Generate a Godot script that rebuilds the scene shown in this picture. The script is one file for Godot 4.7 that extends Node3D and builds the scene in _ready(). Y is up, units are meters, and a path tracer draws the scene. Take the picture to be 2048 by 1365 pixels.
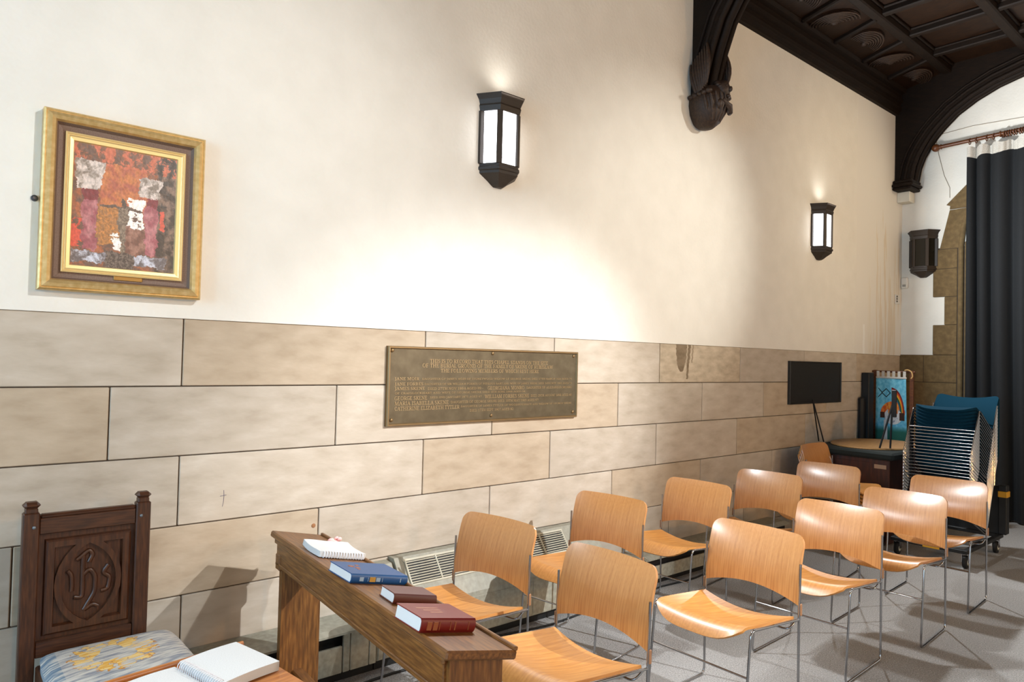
extends Node3D
# A chapel side wall: stone dado, plaster, sconces, plaques, rows of plywood chairs, a book desk and a carved chair.
# World: stone wall at z = 0, x runs along it, the end wall stands at x = 8.51; metres.

var MT := {}
var used := {}
const ORD := ["topmost", "second", "third", "fourth", "fifth", "sixth", "seventh", "eighth", "ninth", "tenth", "eleventh", "twelfth", "thirteenth", "fourteenth", "fifteenth", "sixteenth", "seventeenth", "lowest"]
const XE := 8.513      # end wall
const YT := 1.668      # top of the stone dado

func _ready() -> void:
	setup_view()
	make_materials()
	build_shell()
	build_ceiling()
	build_end_wall()
	build_heaters()
	build_wall_things()
	build_chairs()
	build_desk()
	build_carved_chair()
	build_small_table()
	build_corner()
	build_curtain()

# ------------------------------------------------------------------ view and light
func setup_view() -> void:
	var cam := Camera3D.new()
	cam.name = "camera"
	add_child(cam)
	var b := Basis(Vector3.UP, deg_to_rad(-40.380)) * Basis(Vector3.RIGHT, deg_to_rad(1.4125)) * Basis(Vector3.BACK, deg_to_rad(1.3812))
	cam.transform = Transform3D(b, Vector3(0, 1.53, 3.2))
	cam.fov = 51.978
	cam.near = 0.05
	cam.far = 60.0
	cam.current = true
	var we := WorldEnvironment.new()
	we.name = "environment"
	var e := Environment.new()
	e.background_mode = Environment.BG_COLOR
	e.background_color = Color(0.55, 0.7, 0.9)
	e.tonemap_mode = Environment.TONE_MAPPER_LINEAR
	e.tonemap_exposure = 1.05
	e.sdfgi_enabled = true
	e.ssao_enabled = true
	e.ssil_enabled = true
	we.environment = e
	add_child(we)
	# four spotlights out of view, placed to light the tablet, painting and plaster
	spot("unseen_tablet_spot", Vector3(4.6, 4.3, 5.6), Vector3(2.68, 0.90, 0.42), 50.0, 15.8, 0.8, Color(0.975, 0.985, 1.0), 0.05)
	spot("unseen_painting_spot", Vector3(2.9, 4.4, 5.2), Vector3(0.8, 1.75, 0.0), 17.5, 21.0, 1.0, Color(0.985, 0.995, 1.0), 0.05)
	spot("unseen_wash_spot", Vector3(7.0, 4.4, 5.2), Vector3(4.1, 2.35, 0.0), 25.0, 13.5, 1.0, Color(1.0, 0.985, 0.95), 0.05)
	spot("added_corner_fill", Vector3(8.0, 4.4, 5.0), Vector3(7.1, 3.05, 0.0), 7.0, 19.0, 1.0, Color(1.0, 0.90, 0.74), 0.05)  # fill lamp added to brighten the corner plaster
	# cool light as from two windows out of view, placed to light the left side
	for z in [1.55, 3.05]:
		var a := AreaLight3D.new()
		a.name = "unseen_window_light"
		a.area_size = Vector2(0.8, 2.4)
		a.light_color = Color(0.58, 0.83, 1.0)
		a.light_energy = 6.5
		a.area_range = 30.0
		a.shadow_enabled = true
		add_child(a, true)
		a.position = Vector3(-3.9, 2.2, z)
		a.rotation = Vector3(0, deg_to_rad(-90), 0)

func spot(called: String, at: Vector3, to: Vector3, energy: float, angle: float, blend: float, c: Color, size: float) -> void:
	var l := SpotLight3D.new()
	l.name = called + "_beam"
	l.light_energy = energy
	l.light_color = c
	l.spot_angle = angle
	l.spot_angle_attenuation = blend
	l.spot_range = 30.0
	l.spot_attenuation = 2.0
	l.light_size = size
	l.shadow_enabled = true
	add_child(l)
	l.look_at_from_position(at, to, Vector3.UP)

# unseen spotlight cans for those lamps, hung out of view behind the camera
func unseen_spot_can(label: String, at: Vector3, to: Vector3) -> void:
	var t := thing("spotlight", label, "spotlight", Vector3.ZERO, 0.0, "unseen ceiling spotlights")
	var d := (to - at).normalized()
	var bs := Basis.looking_at(d, Vector3.UP) * Basis(Vector3.RIGHT, PI / 2)   # local -y points along the beam
	var s := st()
	lathe(s, [Vector2(0.058, -0.004), Vector2(0.062, 0.0), Vector2(0.062, 0.17), Vector2(0.045, 0.20), Vector2(0.0, 0.205)], 20, Transform3D(bs, at - d * 0.02), false)
	obj("can", s, MT.black, t)
	s = st()
	lathe(s, [Vector2(0.0, 0.004), Vector2(0.056, 0.004), Vector2(0.056, 0.010), Vector2(0.0, 0.012)], 20, Transform3D(bs, at - d * 0.02), false)
	obj("lamp_lens", s, glow(Color(1.0, 0.95, 0.86), 4.0), t)
	s = st()
	tube(s, [at - d * 0.10, Vector3(at.x - d.x * 0.1, 4.78, at.z - d.z * 0.1)], 0.01, 8)
	obj("drop_rod", s, MT.black, t)

# ------------------------------------------------------------------ mesh helpers
func st() -> SurfaceTool:
	var s := SurfaceTool.new()
	s.begin(Mesh.PRIMITIVE_TRIANGLES)
	s.set_smooth_group(-1)
	return s

func tri(s: SurfaceTool, a: Vector3, b: Vector3, c: Vector3, o: Vector3) -> void:
	if (c - a).cross(b - a).dot(o) < 0.0:
		var t := b
		b = c
		c = t
	s.add_vertex(a)
	s.add_vertex(b)
	s.add_vertex(c)

func quad(s: SurfaceTool, a: Vector3, b: Vector3, c: Vector3, d: Vector3, o: Vector3) -> void:
	tri(s, a, b, c, o)
	tri(s, a, c, d, o)

# box with chamfered edges
func box(s: SurfaceTool, c: Vector3, size: Vector3, v := 0.0, bs := Basis()) -> void:
	var h := size * 0.5
	s.set_smooth_group(-1)
	if v <= 0.0:
		for ax in 3:
			for sg in [-1.0, 1.0]:
				var p := []
				for q in [[-1.0, -1.0], [1.0, -1.0], [1.0, 1.0], [-1.0, 1.0]]:
					var w := Vector3()
					w[ax] = sg * h[ax]
					w[(ax + 1) % 3] = q[0] * h[(ax + 1) % 3]
					w[(ax + 2) % 3] = q[1] * h[(ax + 2) % 3]
					p.append(c + bs * w)
				var o := Vector3()
				o[ax] = sg
				quad(s, p[0], p[1], p[2], p[3], bs * o)
		return
	v = minf(v, minf(h.x, minf(h.y, h.z)) * 0.95)
	# corner points: key sign triple + axis whose face it lies on
	var P := func(sx: float, sy: float, sz: float, ax: int) -> Vector3:
		var w := Vector3(sx * (h.x - v), sy * (h.y - v), sz * (h.z - v))
		w[ax] += [sx, sy, sz][ax] * v
		return c + bs * w
	for ax in 3:
		for sg in [-1.0, 1.0]:
			var p := []
			for q in [[-1.0, -1.0], [1.0, -1.0], [1.0, 1.0], [-1.0, 1.0]]:
				var sn := [0.0, 0.0, 0.0]
				sn[ax] = sg
				sn[(ax + 1) % 3] = q[0]
				sn[(ax + 2) % 3] = q[1]
				p.append(P.call(sn[0], sn[1], sn[2], ax))
			var o := Vector3()
			o[ax] = sg
			quad(s, p[0], p[1], p[2], p[3], bs * o)
	for ax in 3:
		var a1 := (ax + 1) % 3
		var a2 := (ax + 2) % 3
		for s1 in [-1.0, 1.0]:
			for s2 in [-1.0, 1.0]:
				var p := []
				for e in [[-1.0, a1], [1.0, a1], [1.0, a2], [-1.0, a2]]:
					var sn := [0.0, 0.0, 0.0]
					sn[ax] = e[0]
					sn[a1] = s1
					sn[a2] = s2
					p.append(P.call(sn[0], sn[1], sn[2], e[1]))
				var o := Vector3()
				o[a1] = s1
				o[a2] = s2
				quad(s, p[0], p[1], p[2], p[3], bs * o)
	for sx in [-1.0, 1.0]:
		for sy in [-1.0, 1.0]:
			for sz in [-1.0, 1.0]:
				tri(s, P.call(sx, sy, sz, 0), P.call(sx, sy, sz, 1), P.call(sx, sy, sz, 2), bs * Vector3(sx, sy, sz))

func bx(s: SurfaceTool, x0: float, x1: float, y0: float, y1: float, z0: float, z1: float, v := 0.0) -> void:
	box(s, Vector3(x0 + x1, y0 + y1, z0 + z1) * 0.5, Vector3(absf(x1 - x0), absf(y1 - y0), absf(z1 - z0)), v)

# tube along a polyline
func tube(s: SurfaceTool, pts: Array, r: float, n := 8, closed := false, radii := []) -> void:
	s.set_smooth_group(1)
	var m := pts.size()
	var rings := []
	var t0: Vector3 = (pts[1] - pts[0]).normalized()
	var u := t0.cross(Vector3(0.13, 0.97, 0.21))
	if u.length() < 0.1:
		u = t0.cross(Vector3(1, 0, 0.1))
	u = u.normalized()
	for i in m:
		var a: Vector3 = pts[(i - 1 + m) % m] if (closed or i > 0) else pts[0]
		var b: Vector3 = pts[(i + 1) % m] if (closed or i < m - 1) else pts[m - 1]
		var t := (b - a).normalized()
		u = (u - t * u.dot(t)).normalized()
		var w := t.cross(u)
		var rr: float = radii[i] if radii.size() > i else r
		var ring := []
		for k in n:
			var g := TAU * k / n
			ring.append(pts[i] + (u * cos(g) + w * sin(g)) * rr)
		rings.append(ring)
	var last := m if closed else m - 1
	for i in last:
		var j := (i + 1) % m
		for k in n:
			var l := (k + 1) % n
			var mid: Vector3 = (rings[i][k] + rings[i][l] + rings[j][k] + rings[j][l]) * 0.25
			quad(s, rings[i][k], rings[i][l], rings[j][l], rings[j][k], mid - (pts[i] + pts[j]) * 0.5)
	if not closed:
		s.set_smooth_group(-1)
		for k in range(1, n - 1):
			tri(s, rings[0][0], rings[0][k], rings[0][k + 1], pts[0] - pts[1])
			tri(s, rings[m - 1][0], rings[m - 1][k], rings[m - 1][k + 1], pts[m - 1] - pts[m - 2])

# round the corners of a polyline
func rounded(pts: Array, r: float, n := 4) -> Array:
	var o := [pts[0]]
	for i in range(1, pts.size() - 1):
		var p: Vector3 = pts[i]
		var a: Vector3 = pts[i - 1] - p
		var b: Vector3 = pts[i + 1] - p
		var d := minf(r, minf(a.length(), b.length()) * 0.45)
		var pa := p + a.normalized() * d
		var pb := p + b.normalized() * d
		for k in n + 1:
			var t := float(k) / n
			o.append(pa.lerp(p, t).lerp(p.lerp(pb, t), t))
	o.append(pts[pts.size() - 1])
	return o

# lathe: profile of Vector2(radius, height) turned round local y
func lathe(s: SurfaceTool, prof: Array, n: int, xf := Transform3D(), smooth := true, part := TAU) -> void:
	for i in prof.size() - 1:
		s.set_smooth_group(2 + i if not smooth else 2)
		var p: Vector2 = prof[i]
		var q: Vector2 = prof[i + 1]
		for k in n:
			var g := part * k / n
			var h := part * (k + 1) / n
			var a := xf * Vector3(p.x * cos(g), p.y, p.x * sin(g))
			var b := xf * Vector3(p.x * cos(h), p.y, p.x * sin(h))
			var c := xf * Vector3(q.x * cos(h), q.y, q.x * sin(h))
			var d := xf * Vector3(q.x * cos(g), q.y, q.x * sin(g))
			var nn := Vector2(q.y - p.y, p.x - q.x)
			var o := xf.basis * Vector3(nn.x * cos((g + h) / 2), nn.y, nn.x * sin((g + h) / 2))
			if p.x > 1e-6:
				tri(s, a, b, c, o)
			if q.x > 1e-6:
				tri(s, a, c, d, o)

# polygon in the xy plane, extruded from z = 0 to z = depth, in frame xf
func prism(s: SurfaceTool, poly: Array, depth: float, xf := Transform3D(), smooth_side := false) -> void:
	var pk := PackedVector2Array(poly)
	var ix := Geometry2D.triangulate_polygon(pk)
	var fz := xf.basis.z.normalized()
	s.set_smooth_group(-1)
	for i in range(0, ix.size(), 3):
		for side in 2:
			var z := depth * side
			var v := []
			for k in 3:
				v.append(xf * Vector3(pk[ix[i + k]].x, pk[ix[i + k]].y, z))
			tri(s, v[0], v[1], v[2], fz * (1.0 if (side == 1) == (depth > 0) else -1.0))
	var area := 0.0
	for i in pk.size():
		area += pk[i].cross(pk[(i + 1) % pk.size()])
	if smooth_side:
		s.set_smooth_group(3)
	for i in pk.size():
		var a := pk[i]
		var b := pk[(i + 1) % pk.size()]
		var d := b - a
		var o2 := Vector2(d.y, -d.x) * signf(area)
		quad(s, xf * Vector3(a.x, a.y, 0), xf * Vector3(b.x, b.y, 0), xf * Vector3(b.x, b.y, depth), xf * Vector3(a.x, a.y, depth), xf.basis * Vector3(o2.x, o2.y, 0))

# a shell of even thickness over f(u, v), with UVs on both faces
func sheet(s: SurfaceTool, f: Callable, nu: int, nv: int, thick: float, up: Vector3) -> void:
	var P := []
	var N := []
	var e := 0.004
	for i in nu + 1:
		for j in nv + 1:
			var u := float(i) / nu
			var v := float(j) / nv
			var p: Vector3 = f.call(u, v)
			var du: Vector3 = f.call(minf(u + e, 1), v) - f.call(maxf(u - e, 0), v)
			var dv: Vector3 = f.call(u, minf(v + e, 1)) - f.call(u, maxf(v - e, 0))
			var n := du.cross(dv).normalized()
			if n.dot(up) < 0:
				n = -n
			P.append(p)
			N.append(n)
	var id := func(i: int, j: int) -> int: return i * (nv + 1) + j
	var put := func(k: int, off: float, i: int, j: int) -> void:
		s.set_uv(Vector2(float(i) / nu, float(j) / nv))
		s.add_vertex(P[k] + N[k] * off)
	for side in 2:
		s.set_smooth_group(4 + side)
		var off := thick * 0.5 * (1.0 if side == 0 else -1.0)
		for i in nu:
			for j in nv:
				var c := [[i, j], [i + 1, j], [i + 1, j + 1], [i, j + 1]]
				var k := []
				for q in c:
					k.append(id.call(q[0], q[1]))
				var nn: Vector3 = (P[k[2]] - P[k[0]]).cross(P[k[1]] - P[k[0]])
				var want: Vector3 = N[k[0]] * (1.0 if side == 0 else -1.0)
				var order := [0, 1, 2, 0, 2, 3] if nn.dot(want) > 0 else [0, 2, 1, 0, 3, 2]
				for q in order:
					put.call(k[q], off, c[q][0], c[q][1])
	s.set_smooth_group(6)
	var rim := []
	for i in nu:
		rim.append([i, 0, i + 1, 0])
		rim.append([i, nv, i + 1, nv])
	for j in nv:
		rim.append([0, j, 0, j + 1])
		rim.append([nu, j, nu, j + 1])
	var mid: Vector3 = f.call(0.5, 0.5)
	for q in rim:
		var a: int = id.call(q[0], q[1])
		var b: int = id.call(q[2], q[3])
		var h := thick * 0.5
		quad(s, P[a] + N[a] * h, P[b] + N[b] * h, P[b] - N[b] * h, P[a] - N[a] * h, (P[a] + P[b]) * 0.5 - mid)

func ball(s: SurfaceTool, c: Vector3, r: Vector3, nu := 12, nv := 8, bs := Basis(), lump := 0.0, seed_ := 0) -> void:
	s.set_smooth_group(7)
	var nz := FastNoiseLite.new()
	nz.seed = seed_
	nz.frequency = 18.0
	var pt := func(i: int, j: int) -> Vector3:
		var g := TAU * (i % nu) / nu
		var t := PI * j / nv
		var d := Vector3(sin(t) * cos(g), cos(t), sin(t) * sin(g))
		var p := bs * (d * r)
		if lump > 0.0:
			p *= 1.0 + lump * nz.get_noise_3d(p.x + c.x, p.y + c.y, p.z + c.z)
		return c + p
	for i in nu:
		for j in nv:
			var a: Vector3 = pt.call(i, j)
			var b: Vector3 = pt.call(i + 1, j)
			var d: Vector3 = pt.call(i + 1, j + 1)
			var e: Vector3 = pt.call(i, j + 1)
			var o := (a + b + d + e) * 0.25 - c
			if j > 0:
				tri(s, a, b, d, o)
			if j < nv - 1:
				tri(s, a, d, e, o)

# ------------------------------------------------------------------ node helpers
func numbered(n: String) -> String:
	used[n] = int(used.get(n, -1)) + 1
	return n if used[n] == 0 else "%s_%03d" % [n, used[n]]

func obj(called: String, s: SurfaceTool, m: Material, parent: Node = null) -> MeshInstance3D:
	s.generate_normals()
	var o := MeshInstance3D.new()
	o.mesh = s.commit()
	o.material_override = m
	o.cast_shadow = GeometryInstance3D.SHADOW_CASTING_SETTING_ON
	if parent == null:
		o.name = numbered(called)
		add_child(o)
	else:
		o.name = called
		parent.add_child(o, true)
	return o

func tag(o: Node, label: String, category: String, group := "") -> Node:
	o.set_meta("label", label)
	o.set_meta("category", category)
	if group != "":
		o.set_meta("group", group)
	return o

func thing(called: String, label: String, category: String, at := Vector3.ZERO, turn := 0.0, group := "") -> Node3D:
	var o := Node3D.new()
	o.name = numbered(called)
	add_child(o)
	o.position = at
	o.rotation.y = turn
	tag(o, label, category, group)
	return o

func structure(o: Node) -> Node:
	o.set_meta("kind", "structure")
	return o

func snode(called: String) -> Node3D:
	var o := Node3D.new()
	o.name = numbered(called)
	add_child(o)
	structure(o)
	return o

# ------------------------------------------------------------------ materials
func lin(r: float, g: float, b: float) -> Color:
	return Color(r, g, b).linear_to_srgb()

func noise_tex(seed_: int, freq: float, oct: int, ramp: Array, size := 512, kind := FastNoiseLite.TYPE_SIMPLEX_SMOOTH, normal := 0.0) -> Texture2D:
	var n := FastNoiseLite.new()
	n.seed = seed_
	n.frequency = freq
	n.noise_type = kind
	n.fractal_type = FastNoiseLite.FRACTAL_FBM if oct > 1 else FastNoiseLite.FRACTAL_NONE
	n.fractal_octaves = oct
	var t := NoiseTexture2D.new()
	t.width = size
	t.height = size
	t.seamless = true
	t.noise = n
	if normal > 0.0:
		t.as_normal_map = true
		t.bump_strength = normal
	else:
		var g := Gradient.new()
		var offs := PackedFloat32Array()
		var cols := PackedColorArray()
		for r in ramp:
			offs.append(r[0])
			cols.append(r[1])
		g.offsets = offs
		g.colors = cols
		t.color_ramp = g
	return t

func plain(c: Color, rough := 0.6, metal := 0.0) -> StandardMaterial3D:
	var m := StandardMaterial3D.new()
	m.albedo_color = c
	m.roughness = rough
	m.metallic = metal
	return m

func tri_mat(tex: Texture2D, scale: Vector3, rough: float, world := false, tint := Color.WHITE) -> StandardMaterial3D:
	var m := StandardMaterial3D.new()
	m.albedo_color = tint
	m.albedo_texture = tex
	m.uv1_triplanar = true
	m.uv1_world_triplanar = world
	m.uv1_scale = scale
	m.roughness = rough
	return m

func glow(c: Color, e: float) -> StandardMaterial3D:
	var m := plain(c, 0.4)
	m.emission_enabled = true
	m.emission = c
	m.emission_energy_multiplier = e
	return m

func make_materials() -> void:
	var g := func(v: float, c: Color) -> Array: return [v, c]
	# sandstone: three tones of the same rock
	var stone_tex := noise_tex(3, 0.008, 8, [g.call(0.05, Color(0.692, 0.647, 0.585)), g.call(0.4, Color(0.735, 0.694, 0.636)), g.call(0.6, Color(0.75, 0.71, 0.654)), g.call(0.95, Color(0.785, 0.75, 0.70))], 1024)
	var stone_bump := noise_tex(8, 0.06, 3, [g.call(0, Color.BLACK), g.call(1, Color.WHITE)], 512)
	for i in 3:
		var m := tri_mat(stone_tex, Vector3(0.5, 1.3, 0.9), 0.85, true, [Color(1, 0.99, 0.975), Color(0.965, 0.955, 0.94), Color(0.955, 0.915, 0.86)][i])
		m.heightmap_enabled = true
		m.heightmap_texture = stone_bump
		m.heightmap_scale = 0.05
		MT["stone%d" % i] = m
	var end_tex := noise_tex(31, 0.02, 7, [g.call(0.1, Color(0.38, 0.305, 0.19)), g.call(0.5, Color(0.42, 0.34, 0.215)), g.call(0.9, Color(0.47, 0.385, 0.25))], 512)
	MT.end_stone = tri_mat(end_tex, Vector3(1.2, 1.2, 1.2), 0.9, true)
	MT.mortar = plain(Color(0.30, 0.26, 0.22), 0.95)
	# plaster
	var pl := noise_tex(12, 0.01, 4, [g.call(0.1, Color(0.895, 0.88, 0.84)), g.call(0.9, Color(0.915, 0.90, 0.862))], 512)
	var plb := noise_tex(13, 0.09, 3, [g.call(0, Color.BLACK), g.call(1, Color.WHITE)], 512)
	var mp := tri_mat(pl, Vector3(0.7, 0.7, 0.7), 0.9, true)
	mp.heightmap_enabled = true
	mp.heightmap_texture = plb
	mp.heightmap_scale = 0.10
	MT.plaster = mp
	# carpet
	var cp := noise_tex(21, 0.2, 3, [g.call(0.1, Color(0.46, 0.455, 0.445)), g.call(0.5, Color(0.575, 0.567, 0.555)), g.call(0.9, Color(0.69, 0.68, 0.67))], 1024)
	var cpb := noise_tex(22, 0.3, 2, [g.call(0, Color.BLACK), g.call(1, Color.WHITE)], 512)
	var mc := tri_mat(cp, Vector3(0.55, 0.55, 0.55), 0.95, true)
	mc.heightmap_enabled = true
	mc.heightmap_texture = cpb
	mc.heightmap_scale = 0.5
	MT.carpet = mc
	# woods: isotropic noise stretched along the grain by the scale
	var wn := func(seed_: int, a: Color, b: Color, c: Color) -> Texture2D:
		return noise_tex(seed_, 0.02, 4, [[0.15, a], [0.5, b], [0.85, c]], 512)
	var ply: Texture2D = wn.call(41, Color(0.70, 0.47, 0.26), Color(0.755, 0.525, 0.30), Color(0.80, 0.58, 0.35))
	MT.ply_back = tri_mat(ply, Vector3(9, 0.35, 9), 0.30)
	MT.ply_seat = tri_mat(ply, Vector3(0.4, 6, 6), 0.44, false, Color(1.0, 0.98, 0.84))
	for k in ["ply_back", "ply_seat"]:
		MT[k].clearcoat_enabled = true
		MT[k].clearcoat = 1.0
		MT[k].clearcoat_roughness = 0.21
	MT.ply_seat.clearcoat = 0.25
	var oak: Texture2D = wn.call(43, Color(0.35, 0.215, 0.09), Color(0.435, 0.275, 0.12), Color(0.52, 0.345, 0.16))
	MT.oak_z = tri_mat(oak, Vector3(7, 7, 0.7), 0.38)
	MT.oak_y = tri_mat(oak, Vector3(7, 0.7, 7), 0.4)
	MT.oak_x = tri_mat(oak, Vector3(0.7, 7, 7), 0.4)
	var dark: Texture2D = wn.call(45, Color(0.19, 0.10, 0.05), Color(0.25, 0.135, 0.065), Color(0.31, 0.175, 0.09))
	MT.dark_y = tri_mat(dark, Vector3(9, 0.9, 9), 0.38)
	MT.dark_x = tri_mat(dark, Vector3(0.9, 9, 9), 0.38)
	MT.dark_recess = MT.dark_y
	var roof: Texture2D = wn.call(47, Color(0.075, 0.045, 0.022), Color(0.10, 0.06, 0.03), Color(0.13, 0.08, 0.04))
	MT.roof_x = tri_mat(roof, Vector3(0.8, 7, 7), 0.65)
	MT.roof_z = tri_mat(roof, Vector3(7, 7, 0.8), 0.65)
	MT.roof_panel = tri_mat(wn.call(48, Color(0.10, 0.055, 0.028), Color(0.14, 0.08, 0.038), Color(0.18, 0.105, 0.05)), Vector3(5, 5, 0.7), 0.5)
	for k in ["roof_x", "roof_z", "roof_panel"]:
		MT[k].metallic_specular = 0.3
	MT.carving = tri_mat(noise_tex(49, 0.03, 4, [g.call(0.2, Color(0.12, 0.07, 0.035)), g.call(0.5, Color(0.18, 0.11, 0.06)), g.call(0.8, Color(0.27, 0.18, 0.10))]), Vector3(3, 3, 3), 0.6)
	MT.table_wood = tri_mat(wn.call(51, Color(0.60, 0.35, 0.155), Color(0.66, 0.40, 0.185), Color(0.72, 0.46, 0.23)), Vector3(0.6, 6, 6), 0.35)
	MT.board_wood = tri_mat(wn.call(53, Color(0.58, 0.42, 0.24), Color(0.64, 0.47, 0.28), Color(0.70, 0.53, 0.33)), Vector3(0.6, 6, 6), 0.4)
	MT.rod_wood = tri_mat(wn.call(52, Color(0.30, 0.15, 0.06), Color(0.36, 0.19, 0.08), Color(0.42, 0.24, 0.11)), Vector3(6, 6, 0.8), 0.4)
	# metals
	MT.chrome = plain(Color(0.66, 0.66, 0.67), 0.14, 1.0)
	MT.bronze = tri_mat(noise_tex(61, 0.02, 4, [g.call(0.1, Color(0.34, 0.297, 0.22)), g.call(0.5, Color(0.375, 0.33, 0.25)), g.call(0.9, Color(0.41, 0.365, 0.282))]), Vector3(1, 1, 1), 0.45)
	MT.bronze.metallic = 0.55
	MT.bronze_rim = plain(Color(0.53, 0.43, 0.29), 0.38, 0.6)
	MT.bronze_letter = plain(Color(0.68, 0.58, 0.43), 0.4, 0.5)
	MT.dark_bronze = tri_mat(noise_tex(62, 0.05, 3, [g.call(0.2, Color(0.05, 0.045, 0.035)), g.call(0.8, Color(0.15, 0.13, 0.10))]), Vector3(2, 8, 2), 0.5)
	MT.gold = tri_mat(noise_tex(63, 0.03, 4, [g.call(0.15, Color(0.80, 0.66, 0.42)), g.call(0.5, Color(0.85, 0.72, 0.48)), g.call(0.85, Color(0.90, 0.79, 0.57))]), Vector3(2, 2, 2), 0.33)
	MT.gold.metallic = 0.6
	MT.gold_pale = plain(Color(0.90, 0.79, 0.55), 0.4, 0.35)
	MT.frame_brown = tri_mat(noise_tex(64, 0.1, 3, [g.call(0.2, Color(0.42, 0.33, 0.28)), g.call(0.8, Color(0.52, 0.43, 0.37))]), Vector3(4, 4, 4), 0.6)
	MT.lamp_metal = tri_mat(noise_tex(65, 0.08, 3, [g.call(0.2, Color(0.15, 0.115, 0.085)), g.call(0.8, Color(0.23, 0.185, 0.145))]), Vector3(6, 6, 6), 0.55)
	MT.lamp_glass = glow(Color(0.97, 0.98, 1.0), 6.0)
	MT.dark_glass = plain(Color(0.07, 0.065, 0.05), 0.12)
	# paint and plastic
	MT.heater = tri_mat(noise_tex(71, 0.05, 3, [g.call(0.2, Color(0.56, 0.55, 0.49)), g.call(0.8, Color(0.64, 0.63, 0.57))]), Vector3(1, 1, 1), 0.5, true)
	MT.heater_light = plain(Color(0.76, 0.74, 0.66), 0.5)
	MT.black = plain(Color(0.035, 0.035, 0.035), 0.6)
	MT.black_gloss = plain(Color(0.03, 0.03, 0.03), 0.3)
	MT.rubber = plain(Color(0.05, 0.05, 0.05), 0.8)
	MT.white_plastic = plain(Color(0.86, 0.85, 0.82), 0.4)
	MT.white_paint = plain(Color(0.88, 0.86, 0.80), 0.8)
	MT.paper = tri_mat(noise_tex(81, 0.2, 2, [g.call(0.2, Color(0.76, 0.76, 0.75)), g.call(0.8, Color(0.82, 0.82, 0.815))]), Vector3(3, 40, 3), 0.8)
	MT.clip = plain(Color(0.62, 0.45, 0.32), 0.4)
	MT.wire = plain(Color(0.88, 0.88, 0.9), 0.4)
	MT.blue_cover = plain(Color(0.05, 0.26, 0.45), 0.42)
	MT.red_cover = plain(Color(0.42, 0.075, 0.055), 0.38)
	MT.brown_cover = plain(Color(0.33, 0.14, 0.09), 0.5)
	MT.gilt = plain(Color(0.80, 0.62, 0.30), 0.35, 0.6)
	MT.gilt_dull = plain(Color(0.55, 0.30, 0.16), 0.5)
	MT.pink = plain(Color(0.96, 0.74, 0.72), 0.8)
	# cloth
	var cloth := noise_tex(91, 0.25, 2, [g.call(0.2, Color(0.012, 0.125, 0.175)), g.call(0.8, Color(0.025, 0.18, 0.24))])
	MT.blue_cloth = tri_mat(cloth, Vector3(6, 6, 6), 0.9)
	MT.blue_cloth.metallic_specular = 0.2
	MT.curtain = tri_mat(noise_tex(92, 0.1, 3, [g.call(0.2, Color(0.030, 0.040, 0.050)), g.call(0.8, Color(0.062, 0.075, 0.088))]), Vector3(3, 0.6, 3), 0.9)
	MT.tape = tri_mat(noise_tex(93, 0.1, 2, [g.call(0.2, Color(0.62, 0.60, 0.56)), g.call(0.8, Color(0.90, 0.88, 0.84))]), Vector3(2, 2, 14), 0.9)
	MT.green_cloth = plain(Color(0.07, 0.10, 0.085), 0.9)
	MT.cabinet = tri_mat(dark, Vector3(3, 0.5, 3), 0.5, false, Color(0.9, 0.72, 0.6))
	MT.yellow_tape = plain(Color(0.80, 0.58, 0.08), 0.5)

# ------------------------------------------------------------------ the room
func course(parent: Node3D, y0: float, y1: float, xs: Array, k0: int) -> void:
	for i in xs.size() - 1:
		var a: float = maxf(xs[i], -1.5)
		var b: float = minf(xs[i + 1], XE)
		if b - a < 0.05:
			continue
		var s := st()
		var c := Vector3((a + b) / 2, (y0 + y1) / 2, -0.02)
		box(s, Vector3.ZERO, Vector3(b - a - 0.005, y1 - y0 - 0.005, 0.04), 0.003)
		var m: Material = MT["stone%d" % ((i * 2 + k0) % 3)]
		if y1 > 1.6 and absf(a - 4.145) < 0.01:
			m = stained_stone(a, b, y0, y1)
		var o := obj("stone", s, m, parent)
		o.position = c

# the block under the roof bracket carries dark water stains running down from its top edge
func stained_stone(x0: float, x1: float, y0: float, y1: float) -> Material:
	var w := 512
	var h := 140
	var im := Image.create(w, h, false, Image.FORMAT_RGB8)
	var n := FastNoiseLite.new()
	n.seed = 5
	n.frequency = 0.02
	n.fractal_octaves = 4
	for j in h:
		for i in w:
			var x := x0 + (x1 - x0) * i / w
			var y := y1 - (y1 - y0) * j / h
			var v := n.get_noise_2d(i * 0.7, j * 1.6)
			var c := Color(0.73 + 0.09 * v, 0.67 + 0.09 * v, 0.58 + 0.09 * v)
			var wob := 0.008 * n.get_noise_2d(j * 3.0, 77.0)
			var st_ := 0.0
			if y > 1.46:
				var t := clampf((1.665 - y) / 0.205, 0, 1)
				if absf(x - 4.405 - wob) < 0.068 * sqrt(1.0 - t * t * 0.97):
					st_ = 0.75
			if y > 1.405 and absf(x - (4.505 - (1.66 - y) * 0.10) - wob) < 0.017 - 0.006 * (1.66 - y) / 0.25:
				st_ = 0.85
			if y > 1.53 and absf(x - 4.552 + (1.66 - y) * 0.1 - wob) < 0.006:
				st_ = 0.6
			st_ *= 0.8 + 0.4 * v
			im.set_pixel(i, j, c.lerp(Color(0.36, 0.29, 0.20), clampf(st_, 0, 1)))
	var m := StandardMaterial3D.new()
	m.albedo_texture = ImageTexture.create_from_image(im)
	m.uv1_triplanar = true
	m.uv1_scale = Vector3(1.0 / (x1 - x0), 1.0 / (y1 - y0), 1)
	m.uv1_offset = Vector3(0.5, 0.5, 0)
	m.roughness = 0.85
	return m

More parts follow.
